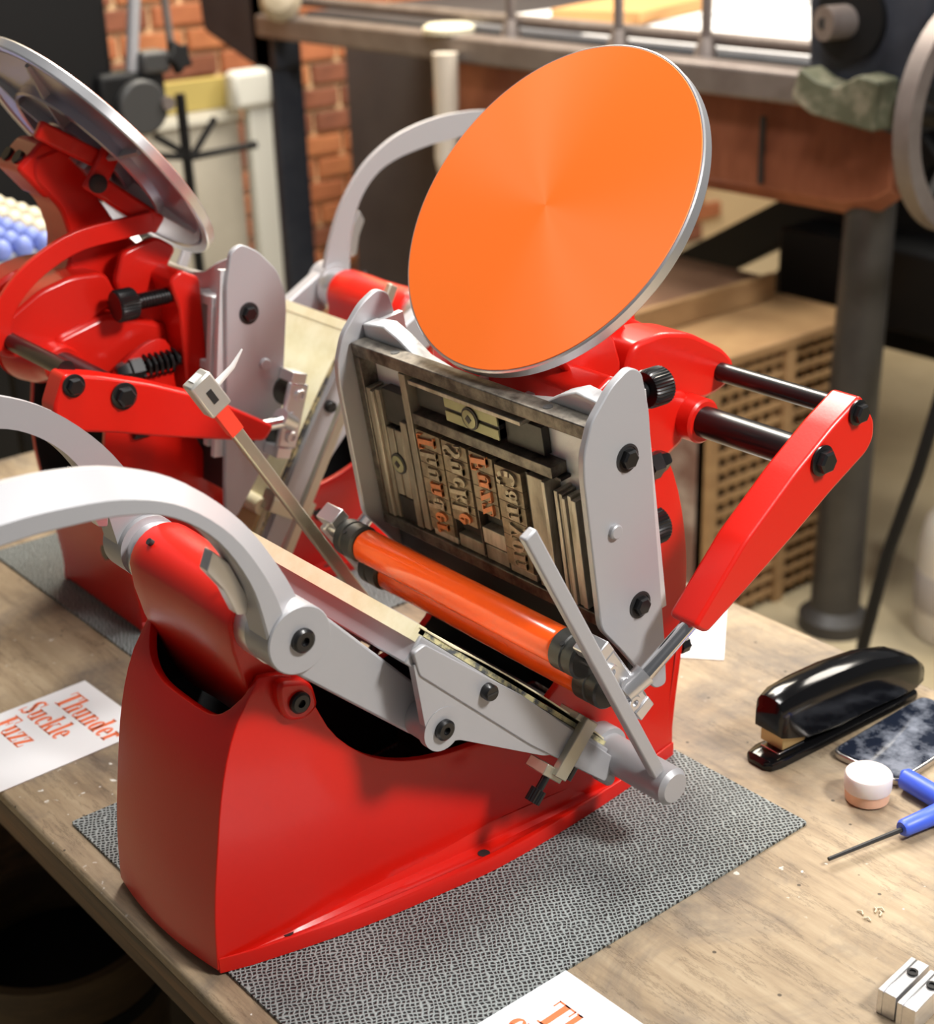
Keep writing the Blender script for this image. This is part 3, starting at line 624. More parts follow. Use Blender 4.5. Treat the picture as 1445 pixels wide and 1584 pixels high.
# ------------------------------------------------------------------ work table
WOOD = bpy.data.materials.new('worn_bench_wood'); WOOD.use_nodes = True
def wood_nodes(m, c1, c2, c3, stain=(0.11, 0.095, 0.085), rough=.55):
    nt = m.node_tree; b = nt.nodes['Principled BSDF']; L = nt.links.new; N = nt.nodes.new
    tc = N('ShaderNodeTexCoord'); mp = N('ShaderNodeMapping'); mp.inputs['Scale'].default_value = (9, 1.2, 6); mp.inputs['Rotation'].default_value = (0, 0, rad(8)); L(tc.outputs['Object'], mp.inputs[0])
    n1 = N('ShaderNodeTexNoise'); n1.inputs['Scale'].default_value = 5; n1.inputs['Detail'].default_value = 10; n1.inputs['Roughness'].default_value = .7; L(mp.outputs[0], n1.inputs['Vector'])
    r1 = N('ShaderNodeValToRGB'); e = r1.color_ramp.elements; e[0].position = .3; e[0].color = (*c2, 1); e[1].position = .66; e[1].color = (*c1, 1); k = e.new(.47); k.color = (*c3, 1); L(n1.outputs['Fac'], r1.inputs[0])
    n2 = N('ShaderNodeTexNoise'); n2.inputs['Scale'].default_value = 5.5; n2.inputs['Detail'].default_value = 7; n2.inputs['Roughness'].default_value = .7; n2.inputs['Distortion'].default_value = .6; L(tc.outputs['Object'], n2.inputs['Vector'])
    r2 = N('ShaderNodeValToRGB'); r2.color_ramp.elements[0].position = .45; r2.color_ramp.elements[1].position = .64; L(n2.outputs['Fac'], r2.inputs[0])
    mx = N('ShaderNodeMixRGB'); mx.inputs[2].default_value = (*stain, 1); L(r1.outputs[0], mx.inputs[1])
    ml = N('ShaderNodeMath'); ml.operation = 'MULTIPLY'; ml.inputs[1].default_value = .78; L(r2.outputs[0], ml.inputs[0]); L(ml.outputs[0], mx.inputs[0])
    n3 = N('ShaderNodeTexNoise'); n3.inputs['Scale'].default_value = 95; n3.inputs['Detail'].default_value = 2; L(tc.outputs['Object'], n3.inputs['Vector'])
    r3 = N('ShaderNodeValToRGB'); r3.color_ramp.elements[0].position = .70; r3.color_ramp.elements[1].position = .74; L(n3.outputs['Fac'], r3.inputs[0])
    n4 = N('ShaderNodeTexNoise'); n4.inputs['Scale'].default_value = 4.0; L(tc.outputs['Object'], n4.inputs['Vector'])
    r4 = N('ShaderNodeValToRGB'); r4.color_ramp.elements[0].position = .5; r4.color_ramp.elements[1].position = .62; L(n4.outputs['Fac'], r4.inputs[0])
    mm = N('ShaderNodeMath'); mm.operation = 'MULTIPLY'; L(r3.outputs[0], mm.inputs[0]); L(r4.outputs[0], mm.inputs[1])
    m2 = N('ShaderNodeMixRGB'); m2.inputs[2].default_value = (.8, .78, .72, 1); L(mm.outputs[0], m2.inputs[0]); L(mx.outputs[0], m2.inputs[1])
    v = N('ShaderNodeTexVoronoi'); v.inputs['Scale'].default_value = 42; v.inputs['Randomness'].default_value = 1; L(tc.outputs['Object'], v.inputs['Vector'])
    r5 = N('ShaderNodeValToRGB'); r5.color_ramp.elements[0].position = .06; r5.color_ramp.elements[1].position = .085; r5.color_ramp.elements[0].color = (.06, .05, .04, 1); r5.color_ramp.elements[1].color = (1, 1, 1, 1); L(v.outputs['Distance'], r5.inputs[0])
    m3 = N('ShaderNodeMixRGB'); m3.blend_type = 'MULTIPLY'; m3.inputs[0].default_value = .8; L(m2.outputs[0], m3.inputs[1]); L(r5.outputs[0], m3.inputs[2])
    mq = N('ShaderNodeMapping'); mq.inputs['Scale'].default_value = (7, 1.1, 5); mq.inputs['Rotation'].default_value = (0, 0, rad(-14)); L(tc.outputs['Object'], mq.inputs[0])
    n6 = N('ShaderNodeTexNoise'); n6.inputs['Scale'].default_value = 2.2; n6.inputs['Detail'].default_value = 9; n6.inputs['Roughness'].default_value = .72; L(mq.outputs[0], n6.inputs['Vector'])
    r6 = N('ShaderNodeValToRGB'); e6 = r6.color_ramp.elements; e6[0].position = .488; e6[0].color = (1, 1, 1, 1); e6[1].position = .512; e6[1].color = (1, 1, 1, 1); k6 = e6.new(.5); k6.color = (.30, .27, .25, 1); L(n6.outputs['Fac'], r6.inputs[0])
    m6 = N('ShaderNodeMixRGB'); m6.blend_type = 'MULTIPLY'; m6.inputs[0].default_value = .5; L(m3.outputs[0], m6.inputs[1]); L(r6.outputs[0], m6.inputs[2])
    L(m6.outputs[0], b.inputs['Base Color']); b.inputs['Roughness'].default_value = rough
    bp = N('ShaderNodeBump'); bp.inputs['Strength'].default_value = .25; bp.inputs['Distance'].default_value = .002; L(n1.outputs['Fac'], bp.inputs['Height']); L(bp.outputs[0], b.inputs['Normal'])
wood_nodes(WOOD, (.44, .345, .225), (.19, .135, .085), (.35, .262, .163))
WEDGE = mat('bench_edge_wood', (.20, .105, .05), .6, noise=(14, (.05, .035, .022), .35, .65, (1, .2, 3)))
bench = thing('workbench', 'worn wooden workbench with stained top', 'table', (.82, 1.3, -.76))
def rel(g, o): return g.map(lambda p: (p[0] - o[0], p[1] - o[1], p[2] - o[2]))
BO = (.82, 1.3, -.76)
g = G().box(.421, 1.216, .20, 2.06, -.014, 0); obj('tabletop', rel(g, BO), WOOD, bench, bevel=.004, label='stained bench top')
g = G().box(.4235, 1.213, .203, 2.057, -.034, -.0142); obj('edge_moulding', rel(g, BO), WEDGE, bench, bevel=.003)
g = G().box(.47, 1.17, .26, 2.0, -.14, -.034); obj('apron', rel(g, BO), WEDGE, bench)
g = G().box(1.17, 1.185, .28, 2.0, -.74, -.034); obj('added_back_blocker', rel(g, BO), WEDGE, bench)  # added panel, blocks light so the space under the bench stays dark
g = G().box(.48, 1.17, 1.985, 2.0, -.74, -.034); obj('added_end_blocker', rel(g, BO), WEDGE, bench)  # added likewise at the bench end to keep light out underneath
for x in (.48, 1.10):
    for y in (.27, 1.92):
        g = G().box(x, x + .07, y, y + .07, -.76, -.034); obj('leg', rel(g, BO), WEDGE, bench, bevel=.004)
# grey ribbed mats
MATM = bpy.data.materials.new('woven_grip_mat'); MATM.use_nodes = True
def mat_nodes(m):
    nt = m.node_tree; b = nt.nodes['Principled BSDF']; L = nt.links.new; N = nt.nodes.new
    tc = N('ShaderNodeTexCoord'); fac = []
    for rz, sc, dist in ((28, 160, 5.0), (-62, 160, 3.2)):
        mp = N('ShaderNodeMapping'); mp.inputs['Rotation'].default_value = (0, 0, rad(rz)); L(tc.outputs['Object'], mp.inputs[0])
        w = N('ShaderNodeTexWave'); w.inputs['Scale'].default_value = sc / 2; w.inputs['Distortion'].default_value = dist; w.inputs['Detail'].default_value = 1; w.inputs['Detail Scale'].default_value = 1.5; L(mp.outputs[0], w.inputs['Vector']); fac.append(w.outputs['Fac'])
    mxx = N('ShaderNodeMath'); mxx.operation = 'MAXIMUM'; L(fac[0], mxx.inputs[0]); L(fac[1], mxx.inputs[1])
    r = N('ShaderNodeValToRGB'); r.color_ramp.elements[0].position = .42; r.color_ramp.elements[0].color = (.018, .022, .023, 1); r.color_ramp.elements[1].position = .86; r.color_ramp.elements[1].color = (.32, .355, .35, 1); L(mxx.outputs[0], r.inputs[0])
    L(r.outputs[0], b.inputs['Base Color']); b.inputs['Roughness'].default_value = .6
    bp = N('ShaderNodeBump'); bp.inputs['Strength'].default_value = .8; bp.inputs['Distance'].default_value = .0025; L(mxx.outputs[0], bp.inputs['Height']); L(bp.outputs[0], b.inputs['Normal'])
mat_nodes(MATM)
def mat_sheet(x0, x1, y0, y1, label):
    cx, cy = (x0 + x1) / 2, (y0 + y1) / 2
    g = G(); g.prism(rounded([(x0 - cx, y0 - cy), (x1 - cx, y0 - cy), (x1 - cx, y1 - cy), (x0 - cx, y1 - cy)], .004), 0.0002, .0026, 2)
    return tag(obj('grip_mat', g, MATM, loc=(cx, cy, 0)), label, 'mat', 'grip mats under the presses')
mat_sheet(.4475, .936, .700, 1.141, 'grey woven grip mat under the press with the bright orange disc')
mat_sheet(.64, 1.16, 1.285, 1.75, 'grey woven grip mat under the press with the ribbed disc back')

# ------------------------------------------------------------------ cards
def printed_card(cx, cy, w, h, rotz, lines, label, em, xs, ys):
    """local x = card up direction, text reads along local -y"""
    g = G().box(-w / 2, w / 2, -h / 2, h / 2, .0003, .0012)
    T = thing('printed_card', label, 'card', (cx, cy, 0), rotz, 'printed cards')
    obj('card_sheet', g, CARD, T)
    for word, x0, y0, e in lines:
        g = G(); y = y0
        for ch in word:
            for q in letter_polys(ch): g.prism([(x0 + yy * e * 1.02, y - xx * e * .76) for xx, yy in q], .0012, .00142, 2)
            y -= GLY[ch][0] * e * .76 + .0004
        obj('printed_word', g, PRINT, T, label='orange printed word ' + word)
    return T
LN = (('Thunder', .0, 0, .0275), ('Suckle', -.034, .010, .0275), ('Fuzz', -.068, .002, .0275))
printed_card(.482, 1.302, .196, .134, rad(2), [(w, .052 + dx, .050 + dy, e) for w, dx, dy, e in LN], 'white card printed Thunder Suckle Fuzz beside the grey mat', 0, 0, 0)
printed_card(.5495, .6335, .196, .140, rad(1.5), [(w, .043 + dx, .042 + dy, e) for w, dx, dy, e in LN], 'white card printed in orange on bare bench near the pair of aluminium blocks', 0, 0, 0)
ang = math.atan2(.085, .101); c_, s_ = math.cos(ang), math.sin(ang)
g = G().box(0, .132, 0, .09, .0004, .0012)
tag(obj('blank_card', g, CARD, loc=(1.104, .948, 0), rot=(0, 0, ang)), 'blank white card lying behind the orange-disc press', 'card')

# ------------------------------------------------------------------ stapler
GLB = mat('gloss_black_plastic', (.004, .004, .0045), .14, 0, .15, spec=.35)
stp = thing('stapler', 'glossy black desk stapler with brass-coloured jaw', 'stapler', (1.085, .785, 0), rad(-3))
def hull(stations, yw=1):
    """stations: (x, halfwidth, z_bottom, z_top) -> rounded section loft"""
    rings = []
    for x, w, zb, zt in stations:
        h = zt - zb; r = []
        for (a, b) in ((-1, 0), (-1, .55), (-.93, .78), (-.72, .94), (-.35, 1), (.35, 1), (.72, .94), (.93, .78), (1, .55), (1, 0)): r.append((x, w * a, zb + h * b))
        rings.append(r)
    return G().loft(rings)
g = hull([(-.112, .010, .001, .006), (-.108, .016, .001, .010), (-.095, .0185, .001, .012), (-.05, .0185, .001, .011), (.06, .0175, .001, .011), (.098, .0165, .001, .012), (.104, .014, .001, .009)]); obj('stapler_base', g, GLB, stp, bevel=.0008)
g = hull([(-.101, .0140, .036, .060), (-.098, .0168, .033, .069), (-.088, .0185, .030, .0735), (-.06, .0190, .022, .0765), (-.02, .0190, .018, .0770), (.03, .0185, .018, .0725), (.07, .0180, .016, .0620), (.098, .0165, .015, .048), (.112, .0135, .017, .036), (.116, .009, .020, .030)]); obj('stapler_top', g, GLB, stp, label='arched glossy black stapler cover')
JAW = mat('brass_jaw', (.55, .42, .22), .3, .8)
g = G().box(-.093, -.062, -.0140, .0140, .0165, .042); obj('jaw', g, JAW, stp, bevel=.001)
g = G().box(-.088, .095, -.0105, .0105, .013, .022); obj('magazine', g, GLB, stp, bevel=.001)
g = G().box(-.095, -.060, -.0115, .0115, .011, .0128); obj('anvil', g, CHR, stp, bevel=.0005)
# ------------------------------------------------------------------ phone
ph = thing('smartphone', 'smartphone with dark screen and silver edge beside the stapler', 'phone', (1.112, .7195, 0), rad(1))
def rrect(w, h, r): return rounded([(-w, -h), (w, -h), (w, h), (-w, h)], r, 8)
g = G().prism(rrect(.074, .0375, .012), .0003, .0080, 2); obj('phone_body', g, mat('phone_edge', (.55, .52, .50), .25, .9), ph, bevel=.0018, seg=3)
PHG = mat('phone_glass_painted_reflection', (.010, .014, .026), .08, 0, .3, noise=(26, (.22, .24, .29), .36, .56))  # pale blotches are cloudy reflections painted into the glass colour
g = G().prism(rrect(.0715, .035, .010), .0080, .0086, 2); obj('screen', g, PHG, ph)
g = G().box(.055, .057, -.008, .008, .0086, .0088); obj('earpiece', g, BLKM, ph)
# ------------------------------------------------------------------ small pot
pot = thing('ink_pot', 'small round translucent pot with white lid on bench', 'pot', (1.006, .690, 0))
g = G().lathe([(.0175, .0003), (.0195, .002), (.0203, .015), (.0203, .017)], (0, 0, 0), (0, 0, 1), 48); obj('pot_body', g, mat('peach_plastic', (.90, .55, .38), .4, sss=.4), pot)
g = G().lathe([(.0208, .0125), (.0212, .014), (.0212, .026), (.0200, .0278), (.0005, .0280)], (0, 0, 0), (0, 0, 1), 48); obj('lid', g, mat('milky_lid', (.88, .80, .78), .35, sss=.4), pot)
# ------------------------------------------------------------------ T handle hex key
BLU = mat('blue_grip_plastic', (.06, .13, .75), .4)
hk = thing('hex_key', 'T-handled hex key with blue plastic grip', 'tool', (.98, .632, 0))
g = G().cyl((-.080, .0175, .008), (.004, -.001, .0105), .0018, .0024, n=6); obj('key_shaft', g, BLKM, hk)
g = G().sweep([(-.003, .0005, .0110), (.000, 0, .0110), (.03, -.005, .0112), (.062, -.010, .0115)], [.0060, .0078, .0085, .0095], 20); obj('grip_stem', g, BLU, hk)
g = G().sweep([(.063, .048, .0105), (.064, .045, .0110), (.061, .02, .0112), (.058, -.012, .0112), (.055, -.045, .0110), (.0545, -.048, .0105)], [.0075, .0098, .0100, .0102, .0098, .0075], 20); obj('grip_crossbar', g, BLU, hk)
# paper slip and pen at the edge
g = G().prism([(0, 0), (.06, -.02), (.072, .018), (.012, .038)], .0003, .0008, 2)
tag(obj('paper_slip', g, CARD, loc=(1.055, .628, 0)), 'white paper slip beside the blue hex key', 'paper')
pn = thing('metal_scribe', 'thin silver scribe lying by the blue grip', 'tool', (1.05, .655, 0), rad(-18))
g = G().sweep([(0, 0, .0062), (.012, 0, .0062), (.10, 0, .0062)], [.0035, .005, .005], 16); obj('scribe_barrel', g, CHR, pn)
g = G().lathe([(.0055, 0), (.0055, .004)], (.02, 0, .0062), (1, 0, 0), 16); obj('scribe_band', g, SIL, pn)
# ------------------------------------------------------------------ aluminium blocks
for i, (x, y, lb) in enumerate(((.8105, .5105, 'small grooved aluminium block with socket screw, standing clear of the bench edge'), (.809, .4925, 'grooved aluminium block with socket screw lying right beside its twin'))):
    q = thing('roller_block', 'grooved aluminium block with black socket screw, one of a side-by-side pair', 'block', (x, y, 0), rad(6), 'aluminium blocks on the bench')
    g = G().box(-.024, .024, -.0075, .0022, .0004, .022).box(-.024, .024, .0022, .0031, .0004, .0212).box(-.024, .024, .0031, .0075, .0004, .022); obj('block_body', g, mat('brushed_block', (.74, .74, .75), .28, .85, noise=(60, (.62, .62, .63), .3, .7, (.2, 4, 4))), q, bevel=.0005)
    g = G().lathe([(.0042, 0), (.0042, .0016), (.0024, .0016), (.0022, .0004), (.0001, .0004)], (.008, -.0025, .022), (0, 0, 1), 20); obj('socket_screw', g, BLK, q)
for k in range(5):
    g = G(); a = random.random() * 3; x, y = .878 + random.uniform(-.012, .012), .588 + random.uniform(-.008, .008)
    g.sweep([(0, 0, .001), (.003 * math.cos(a), .003 * math.sin(a), .0022), (.006 * math.cos(a + .5), .006 * math.sin(a + .5), .0012)], .0008, 6)
    tag(obj('wood_shaving', g, mat('shaving', (.72, .62, .45), .8), loc=(x, y, 0)), 'tiny pale wood shaving on the bare bench top', 'shaving', 'wood shavings on the bench')

# ------------------------------------------------------------------ room
FLM = mat('pale_floor', (.52, .44, .29), .55, noise=(3, (.38, .31, .19), .3, .7))
g = G().box(-2.5, 7, -2.5, 4.4, -.80, -.76); struct('floor', g, FLM)
MORT = mat('mortar', (.85, .64, .38), .9)
g = G().box(-1.0, 6.5, 4.37, 4.5, -.76, 2.4); wb = struct('wall_back', g, MORT)
BRK = [mat('brick_orange', (.66, .26, .11), .8, noise=(12, (.50, .17, .07), .3, .7)), mat('brick_red', (.56, .20, .085), .8, noise=(12, (.40, .13, .06), .3, .7)), mat('brick_brown', (.36, .13, .07), .8, noise=(12, (.18, .065, .04), .3, .7))]
bmesh_ = []
for m in BRK:
    me = bpy.data.meshes.new('brick'); gg = G().box(-.104, .104, -.02, .012, -.0300, .0300); me.from_pydata(gg.v, [], gg.f); bb_ = bmesh.new(); bb_.from_mesh(me); bmesh.ops.recalc_face_normals(bb_, faces=bb_.faces); bmesh.ops.bevel(bb_, geom=bb_.edges[:], offset=.004, segments=1, affect='EDGES'); bb_.to_mesh(me); bb_.free(); me.materials.append(m); bmesh_.append(me)
for r in range(19):
    for c in range(15):
        o = bpy.data.objects.new('brick', random.choice(bmesh_)); COL.objects.link(o); o.parent = wb
        o.location = (1.55 + c * .226 + (.113 if r % 2 else 0), 4.368 + random.uniform(-.002, .002), -.72 + r * .0765)

# ------------------------------------------------------------------ old cylinder press across the room
DK = mat('dark_blue_iron', (.022, .026, .038), .5, .1, spec=.3, noise=(9, (.040, .045, .058), .35, .7))
DKB = mat('black_iron', (.006, .006, .0065), .55, spec=.25)
STL = mat('worn_steel_rail', (.23, .20, .185), .5, .4, noise=(12, (.16, .13, .12), .3, .7))
COP = mat('copper_tray', (.34, .12, .065), .4, .3, noise=(5, (.20, .06, .03), .3, .65, (1, 3, 1)))
cp = thing('flatbed_press', 'large old iron flatbed press with copper tray beneath its rail', 'machine', (2.4, 2.7, -.76))
CO = (2.4, 2.7, -.76)
def cpp(name, g, m, parent=cp, **k): return obj(name, rel(g, CO), m, parent, **k)
cpp('post', G().lathe([(.075, 0), (.075, .03), (.052, .05), (.047, 1.10)], (2.44, 1.795, -.76), (-.0, -.02, 1), 28), STL if False else mat('post_iron', (.07, .065, .06), .45, .3, noise=(8, (.04, .038, .038), .3, .7)))
cpp('post', G().box(2.36, 2.46, 3.72, 3.82, -.76, .70), DK, bevel=.01)
cpp('rail', G().box(2.33, 2.40, 1.83, 3.75, .335, .395), STL, bevel=.008)
cpp('rail', G().cyl((2.44, 1.83, .425), (2.44, 3.75, .425), .014, n=16), STL)
cpp('bed_table', G().box(2.46, 3.6, 1.9, 3.7, .34, .395), DK, bevel=.01)
hd = cpp('side_frame', G().prism(rounded([(1.64, .30), (1.86, .33), (1.885, .70), (1.60, .70)], .02), 2.34, 2.46, 0), DK, bevel=.008)
cpp('bearing_recess', G().cyl((2.345, 1.77, .495), (2.325, 1.77, .495), .072, n=36), DKB, hd)
cpp('bearing_shaft', G().cyl((2.34, 1.775, .492), (2.28, 1.79, .492), .030, n=24), STL, hd)
cpp('shaft_bore', G().cyl((2.2815, 1.79, .492), (2.279, 1.79, .492), .010, n=16), BLKM, hd)
cpp('side_frame', G().prism(rounded([(3.70, .245), (3.82, .25), (4.08, .33), (4.12, .70), (3.70, .70)], .02), 2.36, 2.44, 0), DK, bevel=.008)
rings = []
prof = [(2.395, .34), (2.385, .28), (2.37, .22), (2.375, .16), (2.41, .13), (2.425, .145), (2.395, .17), (2.39, .22), (2.40, .28), (2.41, .34)]
for y, k in ((1.69, .78), (1.73, .92), (1.80, 1.0), (2.90, 1.0), (2.98, .92), (3.03, .75)): rings.append([(x, y, .34 - (.34 - z) * k) for x, z in prof])
cpp('copper_tray', G().loft(rings), COP, bevel=.003)
cpp('tray_seam', G().box(2.366, 2.372, 1.985, 1.995, .17, .30), BLKM)
OLV = mat('worn_olive_canvas', (.085, .09, .055), .7, noise=(14, (.30, .27, .20), .3, .50))
cpp('canvas_pad', G().prism(rounded([(1.655, .405), (1.70, .412), (1.745, .388), (1.79, .395), (1.83, .415), (1.845, .36), (1.80, .335), (1.66, .318)], .008), 2.27, 2.33, 0), OLV, bevel=.004)
for y in (2.19, 2.44, 2.79):
    cpp('guard_post', G().cyl((2.42, y, .38), (2.42, y, .75), .011, n=14), STL)
    cpp('guard_foot', G().lathe([(.026, 0), (.022, .022), (.012, .045)], (2.42, y, .385), (0, 0, 1), 18), STL)
wl = G()
for k in range(3): pass
for r0 in (.185,):
    n = 56
    wl.loft([[(2.33 + (r0 + a) * math.cos(2 * PI * k / n) * .99, 1.505 + b, .36 + (r0 + a) * math.sin(2 * PI * k / n)) for a, b in ((-.016, -.016), (.016, -.016), (.016, .016), (-.016, .016))] for k in range(n + 1)], caps=False)
cpp('flywheel_rim', wl, STL, sharp=30)
wl = G()
for k in range(5): a = 2 * PI * k / 5 + .3; wl.bar((2.33, 1.505, .36), (2.33 + .18 * math.cos(a), 1.505, .36 + .18 * math.sin(a)), .022, .016)
wl.cyl((2.33, 1.46, .36), (2.33, 1.63, .36), .032, n=20); cpp('flywheel_spokes', wl, DKB)
cpp('brace', G().bar((2.9, 2.72, -.26), (2.9, 2.05, .12), .10, .06, (1, 0, 0)), DKB, bevel=.006)
cpp('brace', G().bar((2.9, 2.50, -.36), (2.9, 1.95, .18), .07, .06, (1, 0, 0)), DKB, bevel=.006)
cpp('cross_beam', G().box(2.9, 3.0, 1.2, 2.2, -.30, .30), DKB, bevel=.01)
cpp('cross_beam', G().box(2.75, 3.2, 1.35, 2.25, -.20, -.02), DKB, bevel=.01)
cpp('dark_panel', G().box(2.88, 2.94, 3.15, 4.12, -.55, .33), mat('grey_blue_panel', (.085, .09, .10), .6, noise=(6, (.06, .065, .075), .3, .7)), bevel=.006)
cpp('table_foot', G().box(2.95, 3.05, 3.0, 3.1, -.76, .34), mat('pale_leg', (.55, .52, .46), .6), bevel=.005)
cpp('lever_arm', G().sweep([(2.30, 2.885, .36), (2.30, 2.885, .25), (2.30, 2.895, .12), (2.30, 2.87, .04), (2.31, 2.84, -.02)], [.030, .028, .027, .024, .02], 16), mat('cream_paint', (.62, .56, .48), .5))
cpp('ink_knob', G().lathe([(.052, 0), (.056, .02), (.04, .045), (.015, .055)], (2.34, 3.62, .43), (-.6, -.6, .4), 28), mat('tan_knob', (.34, .29, .21), .5))
# white sheets on its bed
for k, (x0, x1, y0, y1, rz, lb) in enumerate(((2.48, 3.45, 1.92, 2.62, 0, 'broad white paper sheet on the old press bed beside its dark side frame'), (2.50, 3.40, 2.66, 3.10, .05, 'white paper sheet on the press bed next to the cardboard'))):
    g = G().box(-(x1 - x0) / 2, (x1 - x0) / 2, -(y1 - y0) / 2, (y1 - y0) / 2, 0, .006)
    tag(obj('paper_sheet', g, CARD, loc=((x0 + x1) / 2, (y0 + y1) / 2, .396), rot=(0, 0, rz)), lb, 'paper')
g = G().box(-.2, .2, -.12, .12, 0, .03); tag(obj('cardboard_sheet', g, mat('cardboard', (.58, .31, .12), .8), loc=(2.83, 2.80, .4035), rot=(0, 0, .3), bevel=.002), 'tan cardboard block on the old press bed', 'cardboard')
g = G().lathe([(.06, 0), (.062, .012), (.05, .02)], (0, 0, 0), (0, 0, 1), 28); tag(obj('cream_tin_lid', g, mat('cream_lid', (.82, .78, .60), .5), loc=(2.365, 2.95, .3955)), 'cream round lid lying on the steel rail', 'lid')
# ------------------------------------------------------------------ wooden lattice crate
CRW = mat('crate_wood', (.42, .26, .12), .65, noise=(10, (.30, .17, .075), .3, .7, (1, 1, 4)))
CRI = mat('crate_inside', (.16, .11, .06), .8)
cr = thing('lattice_crate', 'tall wooden crate with slatted lattice front under the old press', 'crate', (2.43, 2.2, -.76)); KO = (2.43, 2.2, -.76)
def crp(name, g, m, parent=cr, **k): return obj(name, rel(g, KO), m, parent, **k)
crp('crate_body', G().box(2.215, 2.66, 1.985, 2.45, -.755, -.175), CRI)
crp('crate_top', G().box(2.20, 2.685, 1.945, 2.47, -.174, -.15), CRW, bevel=.004)
crp('side_panel', G().box(2.20, 2.214, 1.96, 2.46, -.76, -.175), mat('side_print', (.20, .11, .09), .6, noise=(9, (.42, .34, .30), .38, .55)), bevel=.002)
for x in (2.20, 2.43, 2.655): crp('corner_post', G().box(x, x + .028, 1.948, 1.983, -.76, -.175), CRW, bevel=.002)
for k in range(17):
    z = -.735 + k * .0335; crp('cross_slat', G().box(2.215, 2.67, 1.953, 1.962, z, z + .011), CRW)
for k in range(13):
    x = 2.236 + k * .0335; crp('upright_slat', G().box(x, x + .009, 1.963, 1.972, -.755, -.176), CRW)
bx = thing('brown_box', 'flat dark brown wooden tray on top of the lattice crate', 'box', (2.42, 2.30, -.15))
obj('tray_body', G().box(-.21, .21, -.13, .15, 0.0005, .05), mat('brown_tray', (.15, .075, .045), .6, noise=(8, (.26, .15, .09), .3, .7)), bx, bevel=.004)
obj('tray_rim', G().box(-.22, .22, -.14, -.125, .0005, .058), CRW, bx, bevel=.003)
g = G().box(-.07, .07, -.05, .05, .0005, .006); tag(obj('folded_paper', g, CARD, loc=(2.28, 2.33, -.0995), rot=(0, 0, .5)), 'white folded paper on the brown wooden tray', 'paper')
# ------------------------------------------------------------------ jug and cable
jg = thing('plastic_jug', 'pale plastic jug with label on the floor by the iron post', 'jug', (2.60, 1.60, -.76))
g = G().lathe([(.085, 0.001), (.092, .02), (.092, .20), (.080, .26), (.04, .31), (.028, .325), (.028, .35)], (0, 0, 0), (0, 0, 1), 36); obj('jug_body', g, mat('milky_jug', (.62, .57, .50), .45, sss=.2), jg)
g = G().lathe([(.032, .345), (.032, .37), (.028, .375)], (0, 0, 0), (0, 0, 1), 24); obj('jug_cap', g, WHT, jg)
g = G().lathe([(.0925, .07), (.0930, .071), (.0930, .15), (.0925, .151)], (0, 0, 0), (0, 0, 1), 36); obj('jug_label', g, mat('jug_label', (.42, .38, .36), .6), jg)
g = G().sweep([(2.16, 1.53, -.755), (2.17, 1.525, -.60), (2.20, 1.51, -.42), (2.22, 1.475, -.25), (2.25, 1.46, -.10), (2.30, 1.46, .06)], .012, 12)
tag(obj('drive_strap', g, DKB), 'black cable hanging down beside the iron post', 'cable')

# ------------------------------------------------------------------ far left
bd = thing('display_board', 'pale display board with white post leaning near the brick wall', 'board', (2.1, 3.75, -.76)); DO = (2.1, 3.75, -.76)
def bdp(name, g, m, **k): return obj(name, rel(g, DO), m, bd, **k)
bdp('white_post', G().box(2.20, 2.27, 3.60, 3.64, -.76, .27), mat('white_post_paint', (.60, .60, .55), .5), bevel=.006)
bdp('post_head', G().box(2.15, 2.27, 3.585, 3.64, .175, .275), mat('white_post_paint', (.60, .60, .55), .5), bevel=.015)
bdp('board_panel', G().box(1.45, 2.20, 3.66, 3.69, -.76, .175), mat('board_grey', (.48, .45, .38), .6, noise=(3, (.36, .33, .27), .3, .7)), bevel=.004)
bdp('board_shelf', G().box(1.45, 2.20, 3.645, 3.66, .145, .165), mat('shelf_trim', (.58, .56, .48), .6))
bdp('yellow_band', G().box(1.45, 2.20, 3.662, 3.70, .178, .255), mat('ochre_band', (.42, .33, .10), .6))
tr = thing('tripod_stand', 'thin black metal stand with splayed arms before the pale board', 'stand', (1.77, 3.2, -.76)); TO = (1.77, 3.2, -.76)
def trp(name, g, m=DKB, **k): return obj(name, rel(g, TO), m, tr, **k)
trp('stem', G().cyl((1.79, 3.2, -.76), (1.775, 3.2, .30), .012, n=12))
for e in ((1.86, 3.2, .235), (1.955, 3.2, .16), (1.70, 3.2, .215), (1.70, 3.2, .17)): trp('arm', G().cyl((1.79, 3.2, .155), e, .0085, n=10))
trp('arm_tip', G().lathe([(.010, 0), (.010, .02)], (1.945, 3.2, .16), (1, 0, 0), 10))
bmch = thing('black_machine', 'black iron machine with lever rods behind the ribbed ink disc', 'machine', (1.2, 2.95, -.76)); MO = (1.2, 2.95, -.76)
def bmp(name, g, m=DKB, **k): return obj(name, rel(g, MO), m, bmch, **k)
bmp('body', G().box(.55, 1.47, 2.9, 3.3, .12, 1.0), bevel=.02); bmp('pedestal', G().box(.75, 1.30, 2.95, 3.25, -.76, .12), bevel=.02)
bmp('bracket', G().box(1.42, 1.57, 2.88, 2.95, .30, .405), bevel=.012)
bmp('gear_housing', G().cyl((1.505, 2.86, .335), (1.505, 2.95, .335), .055, n=24), mat('grey_black_iron', (.05, .05, .05), .4), bevel=.006)
bmp('shaft_end', G().cyl((1.555, 2.85, .338), (1.555, 2.862, .338), .014, n=16), STL)
bmp('lever_rod', G().cyl((1.505, 2.9, .40), (1.555, 2.9, .70), .013, n=14), SIL)
bmp('lever_rod', G().cyl((1.60, 2.9, .43), (1.59, 2.9, .70), .008, n=14), STL)
